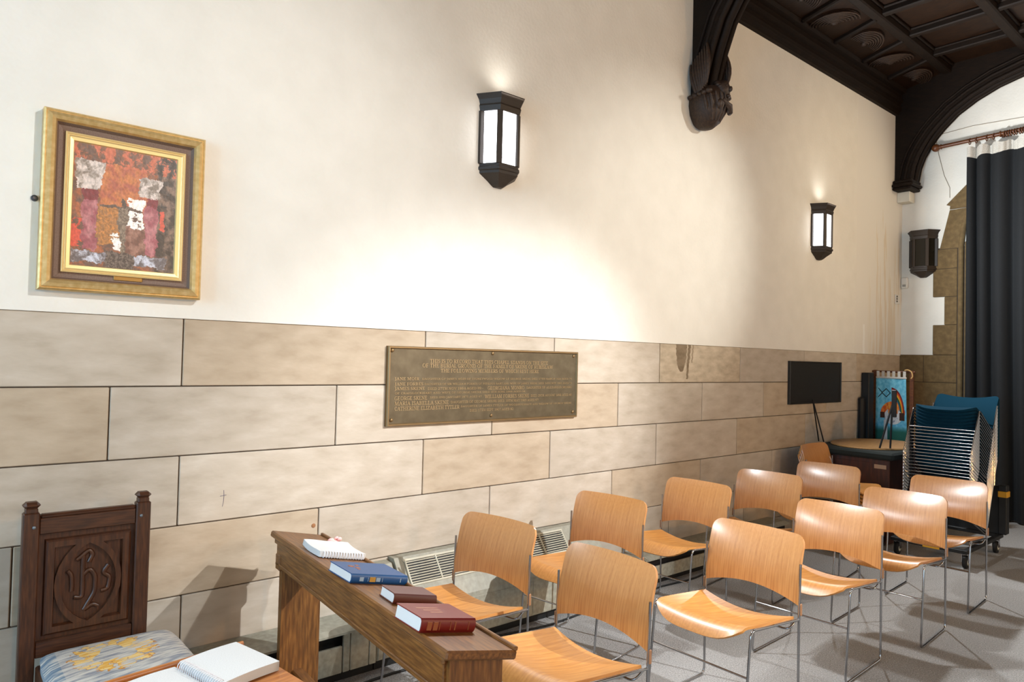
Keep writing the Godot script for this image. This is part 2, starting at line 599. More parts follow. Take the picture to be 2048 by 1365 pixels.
# the plaster by the corner carries yellow-brown damp streaks running down to the stone
func damp_plaster(w: float, h: float) -> Material:
	var im := Image.create(256, 512, false, Image.FORMAT_RGB8)
	var n := FastNoiseLite.new()
	n.seed = 61
	n.frequency = 0.02
	n.fractal_octaves = 4
	for j in 512:
		for i in 256:
			var x := 7.35 + w * i / 256.0
			var y := 5.1 - h * j / 512.0
			var base := Color(0.905, 0.89, 0.851)
			var streak := n.get_noise_2d(i * 3.2, j * 0.22) + 0.5 * n.get_noise_2d(i * 7.0, j * 0.6 + 400.0)
			var reach := 2.75 + 1.3 * n.get_noise_2d(i * 2.0, 900.0)
			var k := 0.0
			if x > 7.62 and y < reach and streak > -0.05:
				k = clampf((streak + 0.05) * 4.0, 0, 1) * clampf((x - 7.62) * 5.0, 0, 1)
			var c := base.lerp(Color(0.84, 0.76, 0.64), 0.5 * k)
			if absf(x - 7.545 - 0.01 * n.get_noise_2d(j * 2.0, 5.0)) < 0.022 and y < 1.98:
				c = base.lerp(Color(0.95, 0.945, 0.93), 0.8)
			im.set_pixel(i, j, c)
	var m := StandardMaterial3D.new()
	m.albedo_texture = ImageTexture.create_from_image(im)
	m.uv1_triplanar = true
	m.uv1_scale = Vector3(1.0 / w, 1.0 / h, 1)
	m.uv1_offset = Vector3(0.5, 0.5, 0)
	m.roughness = 0.9
	return m

func build_shell() -> void:
	# floor
	var s := st()
	bx(s, -4.3, XE + 0.3, -0.2, 0.0, -0.3, 7.5)
	structure(obj("floor", s, MT.carpet))
	# long wall: mortar core, stone courses, plaster above
	var w := snode("wall_back")
	s = st()
	bx(s, -4.3, XE + 0.3, -0.2, YT, -0.3, -0.010)
	obj("core", s, MT.mortar, w)
	s = st()
	bx(s, -4.3, 7.35, YT - 0.002, 5.1, -0.3, 0.007)
	obj("plaster", s, MT.plaster, w)
	s = st()
	box(s, Vector3.ZERO, Vector3(XE + 0.3 - 7.35, 5.1 - YT + 0.002, 0.307))
	var dp := obj("plaster", s, damp_plaster(XE + 0.3 - 7.35, 5.1 - YT + 0.002), w)
	dp.position = Vector3((XE + 0.3 + 7.35) / 2, (5.1 + YT - 0.002) / 2, -0.1465)
	course(w, 1.376, YT, [-1.5, -0.35, 0.871, 2.106, 3.076, 4.145, 5.216, 6.30, 7.40, 8.6], 1)
	course(w, 1.078, 1.376, [-1.5, -0.6, 0.601, 1.592, 2.583, 3.694, 4.683, 5.591, 6.75, 7.70, 8.6], 0)
	course(w, 0.780, 1.078, [-1.5, -0.35, 0.873, 2.110, 3.056, 4.120, 5.180, 6.339, 7.40, 8.6], 2)
	course(w, 0.481, 0.780, [-1.5, -0.9, 0.30, 1.516, 2.58, 3.647, 4.676, 5.748, 6.9, 7.8, 8.6], 1)
	course(w, 0.182, 0.481, [-1.5, -0.3, 0.9, 2.10, 3.20, 4.286, 5.3, 6.4, 7.5, 8.6], 2)
	course(w, 0.0, 0.182, [-1.5, -0.6, 0.6, 1.7, 2.8, 3.9, 5.0, 6.1, 7.2, 8.6], 0)
	s = st()
	bx(s, -4.3, -1.5, 0.0, YT, -0.02, 0.0)
	obj("stone_end_panel", s, MT.stone1, w)
	# pencilled cross on one stone and a filled hole in another
	s = st()
	tube(s, [Vector3(1.0625, 0.913, 0.0), Vector3(1.064, 0.885, 0.0), Vector3(1.062, 0.86, 0.0), Vector3(1.058, 0.841, 0.0)], 0.0012, 5)
	tube(s, [Vector3(1.047, 0.888, 0.0), Vector3(1.074, 0.891, 0.0)], 0.0012, 5)
	obj("pencilled_cross", s, plain(Color(0.36, 0.33, 0.42), 0.8), w)
	s = st()
	ball(s, Vector3(1.491, 0.698, 0.0), Vector3(0.011, 0.011, 0.003), 10, 6)
	obj("filled_hole", s, plain(Color(0.60, 0.42, 0.28), 0.9), w)
	# wall behind the camera; left end wall with unseen windows placed for cool light
	s = st()
	bx(s, -4.3, XE + 0.3, -0.2, 5.1, 7.2, 7.5)
	structure(obj("wall_front", s, MT.plaster))
	var l := snode("wall_left")
	for q in [[0.0, 1.15], [1.95, 2.65], [3.45, 7.2]]:
		s = st()
		bx(s, -4.3, -4.0, 1.0, 3.4, q[0], q[1])
		obj("pier", s, MT.plaster, l)
	s = st()
	bx(s, -4.3, -4.0, -0.2, 1.0, -0.3, 7.5)
	obj("lower_wall", s, MT.plaster, l)
	s = st()
	bx(s, -4.3, -4.0, 3.4, 5.1, -0.3, 7.5)
	obj("upper_wall", s, MT.plaster, l)
	var n := 1
	for z in [1.55, 3.05]:
		var wd := snode("unseen_window_%d" % n)
		n += 1
		s = st()
		bx(s, -4.16, -4.14, 1.0, 3.4, z - 0.4, z + 0.4)
		obj("unseen_window_glass", s, glow(Color(0.72, 0.88, 1.0), 6.0), wd)
		s = st()
		for k in 3:
			bx(s, -4.14, -4.11, 1.0, 3.4, z - 0.4 + k * 0.385, z - 0.37 + k * 0.385)
		for k in 4:
			bx(s, -4.14, -4.115, 1.0 + k * 0.79 - 0.01, 1.02 + k * 0.79, z - 0.4, z + 0.4)
		obj("unseen_window_frame", s, MT.white_paint, wd)

func arch_curve(kind: int) -> Array:
	if kind == 0:
		return [Vector2(0.12, 3.50), Vector2(0.155, 3.71), Vector2(0.205, 3.89), Vector2(0.28, 4.09), Vector2(0.37, 4.23), Vector2(0.50, 4.36), Vector2(0.68, 4.465), Vector2(0.95, 4.555), Vector2(1.4, 4.63), Vector2(2.2, 4.69), Vector2(3.6, 4.71)]
	return [Vector2(0.195, 3.60), Vector2(0.222, 3.75), Vector2(0.262, 3.86), Vector2(0.32, 3.965), Vector2(0.385, 4.06), Vector2(0.454, 4.14), Vector2(0.585, 4.265), Vector2(0.76, 4.375), Vector2(0.96, 4.464), Vector2(1.2, 4.53), Vector2(1.7, 4.62), Vector2(2.4, 4.68), Vector2(3.6, 4.71)]

# bend of a curve pushed along its own outward side
func shifted(cv: Array, d: float) -> Array:
	var o := []
	for i in cv.size():
		var t: Vector2 = (cv[mini(i + 1, cv.size() - 1)] - cv[maxi(i - 1, 0)]).normalized()
		o.append(cv[i] + Vector2(-t.y, t.x) * d)
	return o

func roof_bracket(called: String, label: String, kind: int, x0: float, x1: float) -> Node3D:
	var t := thing(called, label, "roof bracket")
	var cv := arch_curve(kind)
	var s := st()
	var poly := []
	for p in shifted(cv, 0.055):
		poly.append(p)
	poly.append(Vector2(3.6, 4.86))
	poly.append(Vector2(0.008, 4.86))
	poly.append(Vector2(0.008, cv[0].y))
	# frame: local x -> world z, local y -> world y, extrude along world x
	var fr := func(x: float) -> Transform3D: return Transform3D(Basis(Vector3(0, 0, 1), Vector3(0, 1, 0), Vector3(-1, 0, 0)), Vector3(x, 0, 0))
	prism(s, poly, x1 - x0 - 0.05, fr.call(x1 - 0.025))
	obj("web", s, MT.roof_z, t)
	# moulded rib under the arch: fat roll in the middle, fillets at both sides
	var xm := (x0 + x1) / 2
	for q in [[xm, 0.016, 0.036], [x0 + 0.026, 0.022, 0.024], [x1 - 0.026, 0.022, 0.024], [x0 + 0.018, 0.085, 0.018], [x1 - 0.018, 0.085, 0.018], [x0 + 0.018, 0.14, 0.013]]:
		s = st()
		var pts := []
		for p in shifted(cv, q[1]):
			pts.append(Vector3(q[0], p.y, maxf(p.x, 0.02)))
		tube(s, pts, q[2], 8)
		obj("moulding", s, MT.roof_z, t)
	s = st()
	poly = []
	for p in shifted(cv, 0.028):
		poly.append(p)
	var back := shifted(cv, 0.09)
	back.reverse()
	poly.append_array(back)
	prism(s, poly, x1 - x0 - 0.03, fr.call(x1 - 0.015))
	obj("soffit", s, MT.roof_z, t)
	return t

func build_ceiling() -> void:
	var c := snode("ceiling")
	var s := st()
	bx(s, -4.3, XE + 0.3, 4.78, 5.1, -0.3, 7.5)
	obj("ceiling_boards", s, MT.roof_panel, c)
	# wall plate: a moulded cornice along the long wall
	s = st()
	var prof := [Vector2(0.0, 4.357), Vector2(0.045, 4.357), Vector2(0.05, 4.385), Vector2(0.07, 4.40), Vector2(0.075, 4.43), Vector2(0.062, 4.44), Vector2(0.062, 4.475), Vector2(0.085, 4.49), Vector2(0.09, 4.52), Vector2(0.075, 4.53), Vector2(0.075, 4.575), Vector2(0.11, 4.59), Vector2(0.125, 4.62), Vector2(0.125, 4.9), Vector2(0.0, 4.9)]
	prism(s, prof, XE + 4.0, Transform3D(Basis(Vector3(0, 0, 1), Vector3(0, 1, 0), Vector3(-1, 0, 0)), Vector3(XE, 0, 0)))
	obj("cornice", s, MT.roof_x, c)
	# canted frieze board behind the carvings
	s = st()
	prism(s, [Vector2(0.12, 4.63), Vector2(0.50, 4.72), Vector2(0.52, 4.9), Vector2(0.12, 4.9)], XE + 4.0, Transform3D(Basis(Vector3(0, 0, 1), Vector3(0, 1, 0), Vector3(-1, 0, 0)), Vector3(XE, 0, 0)))
	obj("frieze_board", s, MT.roof_panel, c)
	# ribs along the wall
	for z in [0.52, 1.24, 1.96, 2.68, 3.40]:
		s = st()
		bx(s, -4.0, XE, 4.69, 4.79, z - 0.045, z + 0.045, 0.012)
		obj("rib", s, MT.roof_x, c)
		for d in [-0.055, 0.055]:
			s = st()
			tube(s, [Vector3(-4.0, 4.765, z + d), Vector3(XE, 4.765, z + d)], 0.016, 6)
			obj("bead", s, MT.roof_x, c)
	# ribs across the room
	for k in 7:
		var x := 4.70 + k * 0.62
		s = st()
		bx(s, x - 0.035, x + 0.035, 4.71, 4.79, 0.52, 7.2, 0.01)
		obj("cross_rib", s, MT.roof_z, c)
		for d in [-0.045, 0.045]:
			s = st()
			tube(s, [Vector3(x + d, 4.768, 0.5), Vector3(x + d, 4.768, 7.2)], 0.013, 6)
			obj("bead", s, MT.roof_z, c)
		s = st()
		box(s, Vector3(x, 4.665, 0.31), Vector3(0.05, 0.06, 0.40), 0.012, Basis(Vector3.RIGHT, -0.233))
		obj("frieze_stile", s, MT.roof_z, c)
	# fan-shaped feather carvings, one in each bay of the frieze
	var fan := st()
	for r in 7:
		var rr := 0.045 + r * 0.027
		var pts := []
		for a in 11:
			var g := deg_to_rad(-65 + a * 19)
			pts.append(Vector3(rr * sin(g) * 1.15, 0.006 + 0.012 * sin(PI * a / 10.0), rr * cos(g) * 0.80))
		var rad := []
		for a in 11:
			rad.append(0.003 + 0.0065 * sin(PI * (a + 0.6) / 11.2))
		tube(fan, pts, 0.01, 6, false, rad)
	ball(fan, Vector3(0.0, 0.0, 0.0), Vector3(0.035, 0.02, 0.03), 10, 6)
	fan.generate_normals()
	var fm := fan.commit()
	for k in 7:
		var o := MeshInstance3D.new()
		o.mesh = fm
		o.material_override = MT.carving
		o.name = "carved_fan"
		c.add_child(o, true)
		o.transform = Transform3D(Basis(Vector3.RIGHT, -0.233) * Basis(Vector3.FORWARD, PI) * Basis(Vector3.UP, 0.5 if k % 2 == 0 else -0.3), Vector3(5.02 + k * 0.62, 4.655, 0.26))
	# brackets
	var b := roof_bracket("roof_bracket", "dark timber roof bracket rising from the carved head above the tablets", 0, 4.44, 4.66)
	carved_corbel(b)
	var b2 := roof_bracket("roof_bracket", "dark timber arch bracket with moulded ribs in the far corner", 1, 8.27, 8.50)
	var s2 := st()
	bx(s2, 8.22, 8.50, 3.50, 3.53, 0.008, 0.20, 0.008)
	bx(s2, 8.20, 8.50, 3.53, 3.57, 0.008, 0.225, 0.014)
	bx(s2, 8.23, 8.50, 3.57, 3.61, 0.008, 0.205, 0.01)
	obj("capital", s2, MT.roof_z, b2)
	s2 = st()
	bx(s2, 8.36, 8.505, 3.385, 3.50, 0.008, 0.14, 0.006)
	obj("plaster_stub", s2, MT.white_paint, b2)

# the angel-like head and folded wings that end the bracket
func carved_corbel(b: Node3D) -> void:
	var x := 4.55
	var s := st()
	# bust: tapering body
	lathe(s, [Vector2(0.0, 3.32), Vector2(0.05, 3.325), Vector2(0.09, 3.36), Vector2(0.125, 3.42), Vector2(0.14, 3.49), Vector2(0.135, 3.55), Vector2(0.10, 3.62), Vector2(0.0, 3.64)], 18, Transform3D(Basis.from_scale(Vector3(1, 1, 1.15)), Vector3(x, 0, 0.085)))
	for i in 9:
		var a := -1.2 + i * 0.3
		tube(s, [Vector3(x + 0.135 * sin(a), 3.56, 0.09 + 0.15 * cos(a)), Vector3(x + 0.13 * sin(a + 0.1), 3.47, 0.09 + 0.155 * cos(a + 0.1)), Vector3(x + 0.08 * sin(a + 0.25), 3.36, 0.09 + 0.10 * cos(a + 0.25))], 0.014, 6, false, [0.008, 0.017, 0.006])
	var bust := obj("bust", s, MT.carving, b)
	bust.set_meta("label", "lumpy carved bust with drapery folds")
	# head with brow, nose, chin and hair, looking out and to the right
	s = st()
	var hc := Vector3(x + 0.035, 3.60, 0.20)
	ball(s, hc, Vector3(0.058, 0.072, 0.062), 16, 12, Basis(), 0.15, 3)
	ball(s, hc + Vector3(0.01, -0.005, 0.062), Vector3(0.013, 0.022, 0.018), 8, 6)
	ball(s, hc + Vector3(-0.018, 0.018, 0.052), Vector3(0.014, 0.008, 0.012), 8, 6)
	ball(s, hc + Vector3(0.035, 0.018, 0.045), Vector3(0.014, 0.008, 0.012), 8, 6)
	ball(s, hc + Vector3(0.008, -0.055, 0.045), Vector3(0.022, 0.016, 0.018), 8, 6)
	for i in 12:
		var a := TAU * i / 12.0
		ball(s, hc + Vector3(0.052 * cos(a), 0.03 + 0.028 * sin(a), -0.01 + 0.012 * sin(a * 2)), Vector3(0.022, 0.022, 0.026), 8, 6, Basis(), 0.3, i)
	obj("head", s, MT.carving, b)
	# hands and scroll under the chin
	s = st()
	tube(s, [Vector3(x - 0.03, 3.50, 0.245), Vector3(x + 0.03, 3.46, 0.265), Vector3(x + 0.075, 3.42, 0.25)], 0.02, 8, false, [0.014, 0.024, 0.014])
	ball(s, Vector3(x + 0.07, 3.45, 0.24), Vector3(0.03, 0.045, 0.02), 10, 8, Basis(), 0.3, 9)
	ball(s, Vector3(x - 0.05, 3.47, 0.235), Vector3(0.028, 0.035, 0.022), 10, 8, Basis(), 0.3, 10)
	obj("scroll", s, MT.carving, b)
	# wings: feathers swept up along both sides of the bracket
	for side in [-1.0, 1.0]:
		s = st()
		for i in 8:
			var t := i / 7.0
			var pts := []
			var rad := []
			for k in 8:
				var u := k / 7.0
				pts.append(Vector3(x + side * (0.118 + 0.022 * sin(PI * u)), lerpf(3.545 + 0.012 * i, 3.80 + 0.018 * i, u), 0.02 + t * 0.14 + 0.06 * (1 - u) * (1 - t) - 0.0 + 0.03 * sin(PI * u) * t))
				rad.append(0.006 + 0.011 * sin(PI * (0.15 + 0.75 * u)))
			tube(s, pts, 0.015, 6, false, rad)
		for i in 5:
			ball(s, Vector3(x + side * 0.125, 3.545 + 0.004 * i, 0.03 + 0.04 * i), Vector3(0.025, 0.02, 0.028), 8, 6)
		obj("wing", s, MT.carving, b)

func build_end_wall() -> void:
	var w := snode("wall_right")
	var s := st()
	bx(s, XE, XE + 0.3, -0.2, 5.1, -0.3, 7.5)
	obj("plaster", s, MT.plaster, w)
	var blocks := [[0.0, 0.244, 1.378, 1.676], [0.248, 0.57, 1.378, 1.676], [0.0, 0.11, 1.07, 1.374], [0.114, 0.57, 1.07, 1.374], [0.0, 0.30, 0.77, 1.066], [0.304, 0.57, 0.77, 1.066], [0.0, 0.57, 0.0, 0.766],
		[0.337, 0.57, 1.68, 2.004], [0.449, 0.57, 2.008, 2.31], [0.335, 0.57, 2.314, 2.617], [0.345, 0.57, 2.621, 2.832]]
	s = st()
	bx(s, XE - 0.004, XE + 0.1, 0.0, 1.678, 0.0, 0.64)
	bx(s, XE - 0.004, XE + 0.1, 1.678, 2.006, 0.34, 0.64)
	bx(s, XE - 0.004, XE + 0.1, 2.006, 2.312, 0.452, 0.64)
	bx(s, XE - 0.004, XE + 0.1, 2.312, 2.85, 0.348, 0.64)
	obj("mortar", s, MT.mortar, w)
	for q in blocks:
		s = st()
		bx(s, XE - 0.012, XE + 0.1, q[2], q[3], q[0], q[1], 0.004)
		obj("quoin", s, MT.end_stone, w)
	# arch stones above the springing, cut on the slope, with their hood mould
	var fr := Transform3D(Basis(Vector3(0, 0, 1), Vector3(0, 1, 0), Vector3(-1, 0, 0)), Vector3(XE + 0.05, 0, 0))
	s = st()
	prism(s, [Vector2(0.399, 2.836), Vector2(0.585, 2.836), Vector2(0.59, 2.90), Vector2(0.61, 3.05), Vector2(0.645, 3.19), Vector2(0.80, 3.40), Vector2(0.66, 3.26), Vector2(0.494, 3.255)], 0.062, fr)
	obj("arch_stone", s, MT.end_stone, w)
	s = st()
	prism(s, [Vector2(0.497, 3.262), Vector2(0.66, 3.264), Vector2(0.82, 3.42), Vector2(0.82, 3.62), Vector2(0.66, 3.51), Vector2(0.465, 3.313), Vector2(0.502, 3.297)], 0.075, fr)
	obj("hood_mould", s, MT.end_stone, w)
	# jamb mouldings between the quoins and the curtain
	s = st()
	tube(s, [Vector3(XE - 0.005, 0.0, 0.605), Vector3(XE - 0.005, 2.85, 0.605), Vector3(XE - 0.005, 3.05, 0.625), Vector3(XE - 0.005, 3.2, 0.665), Vector3(XE - 0.005, 3.4, 0.80)], 0.028, 8)
	obj("jamb_roll", s, MT.end_stone, w)
	s = st()
	bx(s, XE - 0.01, XE + 0.1, 0.0, 2.9, 0.635, 0.68, 0.01)
	obj("jamb_fillet", s, MT.end_stone, w)
	# loose wire over the rod
	s = st()
	tube(s, [Vector3(XE - 0.006, 4.10, 1.6), Vector3(XE - 0.003, 4.114, 1.157), Vector3(XE - 0.003, 4.132, 0.704), Vector3(XE - 0.003, 4.111, 0.41), Vector3(XE - 0.003, 4.075, 0.356), Vector3(XE - 0.003, 4.026, 0.356), Vector3(XE - 0.003, 3.887, 0.379), Vector3(XE - 0.003, 3.644, 0.435), Vector3(XE - 0.003, 3.502, 0.49), Vector3(XE - 0.003, 3.393, 0.491)], 0.0035, 6)
	obj("loose_wire", s, plain(Color(0.62, 0.58, 0.52), 0.6), w)
	# two small white boxes in the corner
	var t := thing("alarm_sensor", "small white plastic sensor box in the corner below the unlit lantern", "sensor")
	s = st()
	bx(s, XE - 0.035, XE - 0.001, 2.425, 2.553, 0.012, 0.082, 0.01)
	obj("case", s, MT.white_plastic, t)
	s = st()
	bx(s, XE - 0.038, XE - 0.034, 2.445, 2.47, 0.03, 0.066, 0.002)
	obj("lens", s, plain(Color(0.6, 0.6, 0.58), 0.3), t)
	t = thing("light_switch", "narrow white switch plate on the long wall beside the corner", "switch")
	s = st()
	bx(s, 8.33, 8.45, 2.245, 2.35, 0.006, 0.02, 0.004)
	obj("plate", s, MT.white_plastic, t)
	for k in 3:
		s = st()
		bx(s, 8.345, 8.365, 2.262 + k * 0.027, 2.282 + k * 0.027, 0.02, 0.026, 0.002)
		obj("rocker", s, plain(Color(0.25, 0.24, 0.22), 0.4), t)

# ------------------------------------------------------------------ heaters along the wall
func build_heaters() -> void:
	# low skirting casing, left of the convector
	var fr := func(x: float) -> Transform3D: return Transform3D(Basis(Vector3(0, 0, 1), Vector3(0, 1, 0), Vector3(1, 0, 0)), Vector3(x, 0, 0))
	var t := thing("skirting_heater", "low beige-grey heater casing with a black slot, left of the convector", "heater")
	var s := st()
	prism(s, [Vector2(0.002, 0.232), Vector2(0.002, 0.248), Vector2(0.18, 0.248), Vector2(0.215, 0.236), Vector2(0.215, 0.226), Vector2(0.18, 0.234)], 3.14, fr.call(-1.4))
	obj("top_ledge", s, MT.heater, t)
	s = st()
	bx(s, -1.4, 1.74, 0.05, 0.23, 0.002, 0.14)
	obj("element_box", s, MT.black, t)
	s = st()
	bx(s, -1.4, 1.74, 0.0, 0.05, 0.002, 0.17)
	obj("kick_recess", s, MT.black, t)
	for q in [[-1.4, -0.3, 0.17], [-0.3, 0.75, 0.17], [0.75, 1.255, 0.17], [1.255, 1.56, 0.17], [1.565, 1.60, 0.232], [1.603, 1.70, 0.232], [1.703, 1.74, 0.232]]:
		s = st()
		bx(s, q[0], q[1], 0.045, q[2], 0.185, 0.20, 0.003)
		obj("front_panel", s, MT.heater, t)
	# and right of it, lower
	var t2 := thing("skirting_heater", "low grey pipe casing along the wall behind the far chairs", "heater")
	s = st()
	prism(s, [Vector2(0.002, 0.185), Vector2(0.002, 0.205), Vector2(0.16, 0.205), Vector2(0.20, 0.19), Vector2(0.20, 0.18)], 2.3, fr.call(3.385))
	obj("top_ledge", s, MT.heater, t2)
	s = st()
	bx(s, 3.385, 5.685, 0.0, 0.18, 0.002, 0.16)
	obj("kick_recess", s, MT.black, t2)
	for q in [[3.385, 4.3], [4.303, 5.0], [5.003, 5.685]]:
		s = st()
		bx(s, q[0], q[1], 0.045, 0.135, 0.185, 0.20, 0.003)
		obj("front_panel", s, MT.heater, t2)
	s = st()
	tube(s, [Vector3(-1.4, 0.205, 0.15), Vector3(1.56, 0.205, 0.15)], 0.006, 6)
	obj("heater_fin", s, MT.chrome, t)
	s = st()
	bx(s, 1.645, 1.685, 0.205, 0.213, 0.20, 0.222, 0.003)
	obj("latch", s, MT.chrome, t)
	# tall convector with louvred grille
	t = thing("convector", "beige-grey convector cabinet with a sloping louvred grille behind the chairs", "heater")
	s = st()
	var pr := [Vector2(0.002, 0.05), Vector2(0.20, 0.05), Vector2(0.20, 0.27), Vector2(0.165, 0.335), Vector2(0.055, 0.483), Vector2(0.002, 0.483)]
	prism(s, pr, 1.47, Transform3D(Basis(Vector3(0, 0, 1), Vector3(0, 1, 0), Vector3(1, 0, 0)), Vector3(1.91, 0, 0)))
	obj("cabinet", s, MT.heater, t)
	s = st()
	prism(s, [Vector2(0.002, 0.05), Vector2(0.195, 0.05), Vector2(0.195, 0.27), Vector2(0.16, 0.33), Vector2(0.06, 0.465), Vector2(0.002, 0.47)], 0.15, Transform3D(Basis(Vector3(0, 0, 1), Vector3(0, 1, 0), Vector3(1, 0, 0)), Vector3(1.745, 0, 0)))
	obj("end_cover", s, MT.heater, t)
	s = st()
	bx(s, 1.745, 3.38, 0.0, 0.05, 0.002, 0.17)
	obj("kick_recess", s, MT.black, t)
	for q in [[1.75, 1.905], [1.915, 2.06], [2.066, 2.75], [2.756, 3.375]]:
		s = st()
		bx(s, q[0], q[1], 0.055, 0.245, 0.199, 0.204, 0.002)
		obj("front_panel", s, MT.heater, t)
	# grille on the slope: dark opening, light frame, slats and dividers
	var d := Vector2(0.055 - 0.165, 0.483 - 0.335).normalized()
	var nrm := Vector2(d.y, -d.x)
	var at := func(u: float, out: float, x: float) -> Vector3:
		var p: Vector2 = Vector2(0.165, 0.335) + d * u + nrm * out
		return Vector3(x, p.y, p.x)
	var bs := Basis(Vector3(1, 0, 0), Vector3(0, d.y, d.x), Vector3(0, nrm.y, nrm.x))
	s = st()
	box(s, at.call(0.095, 0.0, 2.53), Vector3(1.13, 0.125, 0.004), 0.0, bs)
	obj("opening", s, MT.black, t)
	for k in 9:
		s = st()
		box(s, at.call(0.042 + k * 0.0135, 0.004, 2.53), Vector3(1.13, 0.0052, 0.009), 0.0015, bs)
		obj("slat", s, MT.heater_light, t)
	for k in 7:
		s = st()
		box(s, at.call(0.095, 0.0055, 1.965 + k * 0.1883), Vector3(0.009, 0.13, 0.010), 0.002, bs)
		obj("divider", s, MT.heater_light, t)
	s = st()
	box(s, at.call(0.163, 0.004, 2.53), Vector3(1.15, 0.012, 0.008), 0.002, bs)
	obj("frame_bar", s, MT.heater_light, t)
	s = st()
	box(s, at.call(0.030, 0.004, 2.53), Vector3(1.15, 0.010, 0.008), 0.002, bs)
	obj("frame_bar", s, MT.heater_light, t)
	# black cable lying along the carpet by the heater
	s = st()
	var pts := []
	for k in 40:
		var u := k / 39.0
		pts.append(Vector3(1.2 + u * 4.6, 0.006, 0.265 + 0.025 * sin(u * 17.0) + 0.02 * sin(u * 41.0)))
	tube(s, pts, 0.006, 6)
	tag(obj("floor_cable", s, MT.black), "thin black cable lying on the carpet along the heater", "cable")

# ------------------------------------------------------------------ things on the wall
func sconce(label: String, lit: bool, at: Vector3, turn: float, power := 17.0, tone := Color(0.965, 0.985, 1.0)) -> void:
	var t := thing("wall_lantern", label, "wall lamp", at, turn, "half-hexagon wall lanterns")
	var metal: Material = MT.lamp_metal
	# half hexagon at scale k: wall corners and front corners
	var hexa := func(hw: float, fw: float, dp: float) -> Array: return [Vector2(-hw, 0), Vector2(-fw, dp), Vector2(fw, dp), Vector2(hw, 0)]
	var loft := func(s: SurfaceTool, rings: Array) -> void:
		for i in rings.size() - 1:
			var a: Array = rings[i][1]
			var b: Array = rings[i + 1][1]
			for k in 3:
				var p0 := Vector3(a[k].x, rings[i][0], a[k].y)
				var p1 := Vector3(a[k + 1].x, rings[i][0], a[k + 1].y)
				var p2 := Vector3(b[k + 1].x, rings[i + 1][0], b[k + 1].y)
				var p3 := Vector3(b[k].x, rings[i + 1][0], b[k].y)
				quad(s, p0, p1, p2, p3, (p0 + p1) * 0.5 - Vector3(0, rings[i][0], 0) + Vector3(0, 0.01, 0))
		for e in [0, rings.size() - 1]:
			var a: Array = rings[e][1]
			var y: float = rings[e][0]
			quad(s, Vector3(a[0].x, y, a[0].y), Vector3(a[1].x, y, a[1].y), Vector3(a[2].x, y, a[2].y), Vector3(a[3].x, y, a[3].y), Vector3(0, -1 if e == 0 else 1, 0))
	var s := st()
	loft.call(s, [[0.425, hexa.call(0.140, 0.074, 0.105)], [0.455, hexa.call(0.146, 0.077, 0.112)], [0.465, hexa.call(0.143, 0.075, 0.108)], [0.49, hexa.call(0.150, 0.079, 0.118)], [0.515, hexa.call(0.168, 0.088, 0.130)], [0.520, hexa.call(0.168, 0.088, 0.130)]])
	obj("cap", s, metal, t)
	s = st()
	loft.call(s, [[0.0, hexa.call(0.03, 0.016, 0.03)], [0.012, hexa.call(0.05, 0.028, 0.045)], [0.03, hexa.call(0.075, 0.04, 0.062)], [0.055, hexa.call(0.118, 0.062, 0.090)], [0.065, hexa.call(0.134, 0.070, 0.102)], [0.08, hexa.call(0.134, 0.070, 0.102)], [0.085, hexa.call(0.142, 0.075, 0.110)], [0.10, hexa.call(0.142, 0.075, 0.110)], [0.106, hexa.call(0.136, 0.072, 0.104)], [0.122, hexa.call(0.136, 0.072, 0.104)]])
	obj("base", s, metal, t)
	# corner bars
	var ring: Array = hexa.call(0.134, 0.071, 0.102)
	for k in 4:
		s = st()
		box(s, Vector3(ring[k].x * 0.97, 0.272, ring[k].y * 0.96 + (0.006 if k % 3 == 0 else 0.0)), Vector3(0.034, 0.31, 0.018), 0.004, Basis(Vector3.UP, [0.0, -0.55, 0.55, 0.0][k]))
		obj("corner_bar", s, metal, t)
	# panes: one on each face
	for k in 3:
		var a: Vector2 = ring[k] * 0.93
		var b: Vector2 = ring[k + 1] * 0.93
		var mid := (a + b) * 0.5
		var dr := (b - a).normalized()
		s = st()
		box(s, Vector3(mid.x, 0.272, mid.y), Vector3((b - a).length(), 0.306, 0.004), 0.0, Basis(Vector3(dr.x, 0, dr.y), Vector3.UP, Vector3(dr.x, 0, dr.y).cross(Vector3.UP)))
		obj("lamp_pane", s, MT.lamp_glass if lit else MT.dark_glass, t)
	if lit:
		var l := AreaLight3D.new()
		l.name = "lantern_light"
		l.light_color = tone
		l.light_energy = power
		l.area_size = Vector2(0.13, 0.30)
		l.area_range = 25.0
		l.shadow_enabled = true
		t.add_child(l)
		l.position = Vector3(0, 0.272, 0.125)
		l.rotation = Vector3(0, PI, 0)
		var u := SpotLight3D.new()   # the open top throws a little light up the plaster
		u.name = "lantern_uplight"
		u.light_color = Color(1.0, 0.98, 0.95)
		u.light_energy = 0.07
		u.light_size = 0.05
		u.spot_angle = 78.0
		u.spot_angle_attenuation = 1.0
		u.spot_range = 10.0
		u.spot_attenuation = 2.0
		u.shadow_enabled = true
		t.add_child(u)
		u.position = Vector3(0, 0.530, 0.10)
		u.rotation = Vector3(deg_to_rad(90), 0, 0)

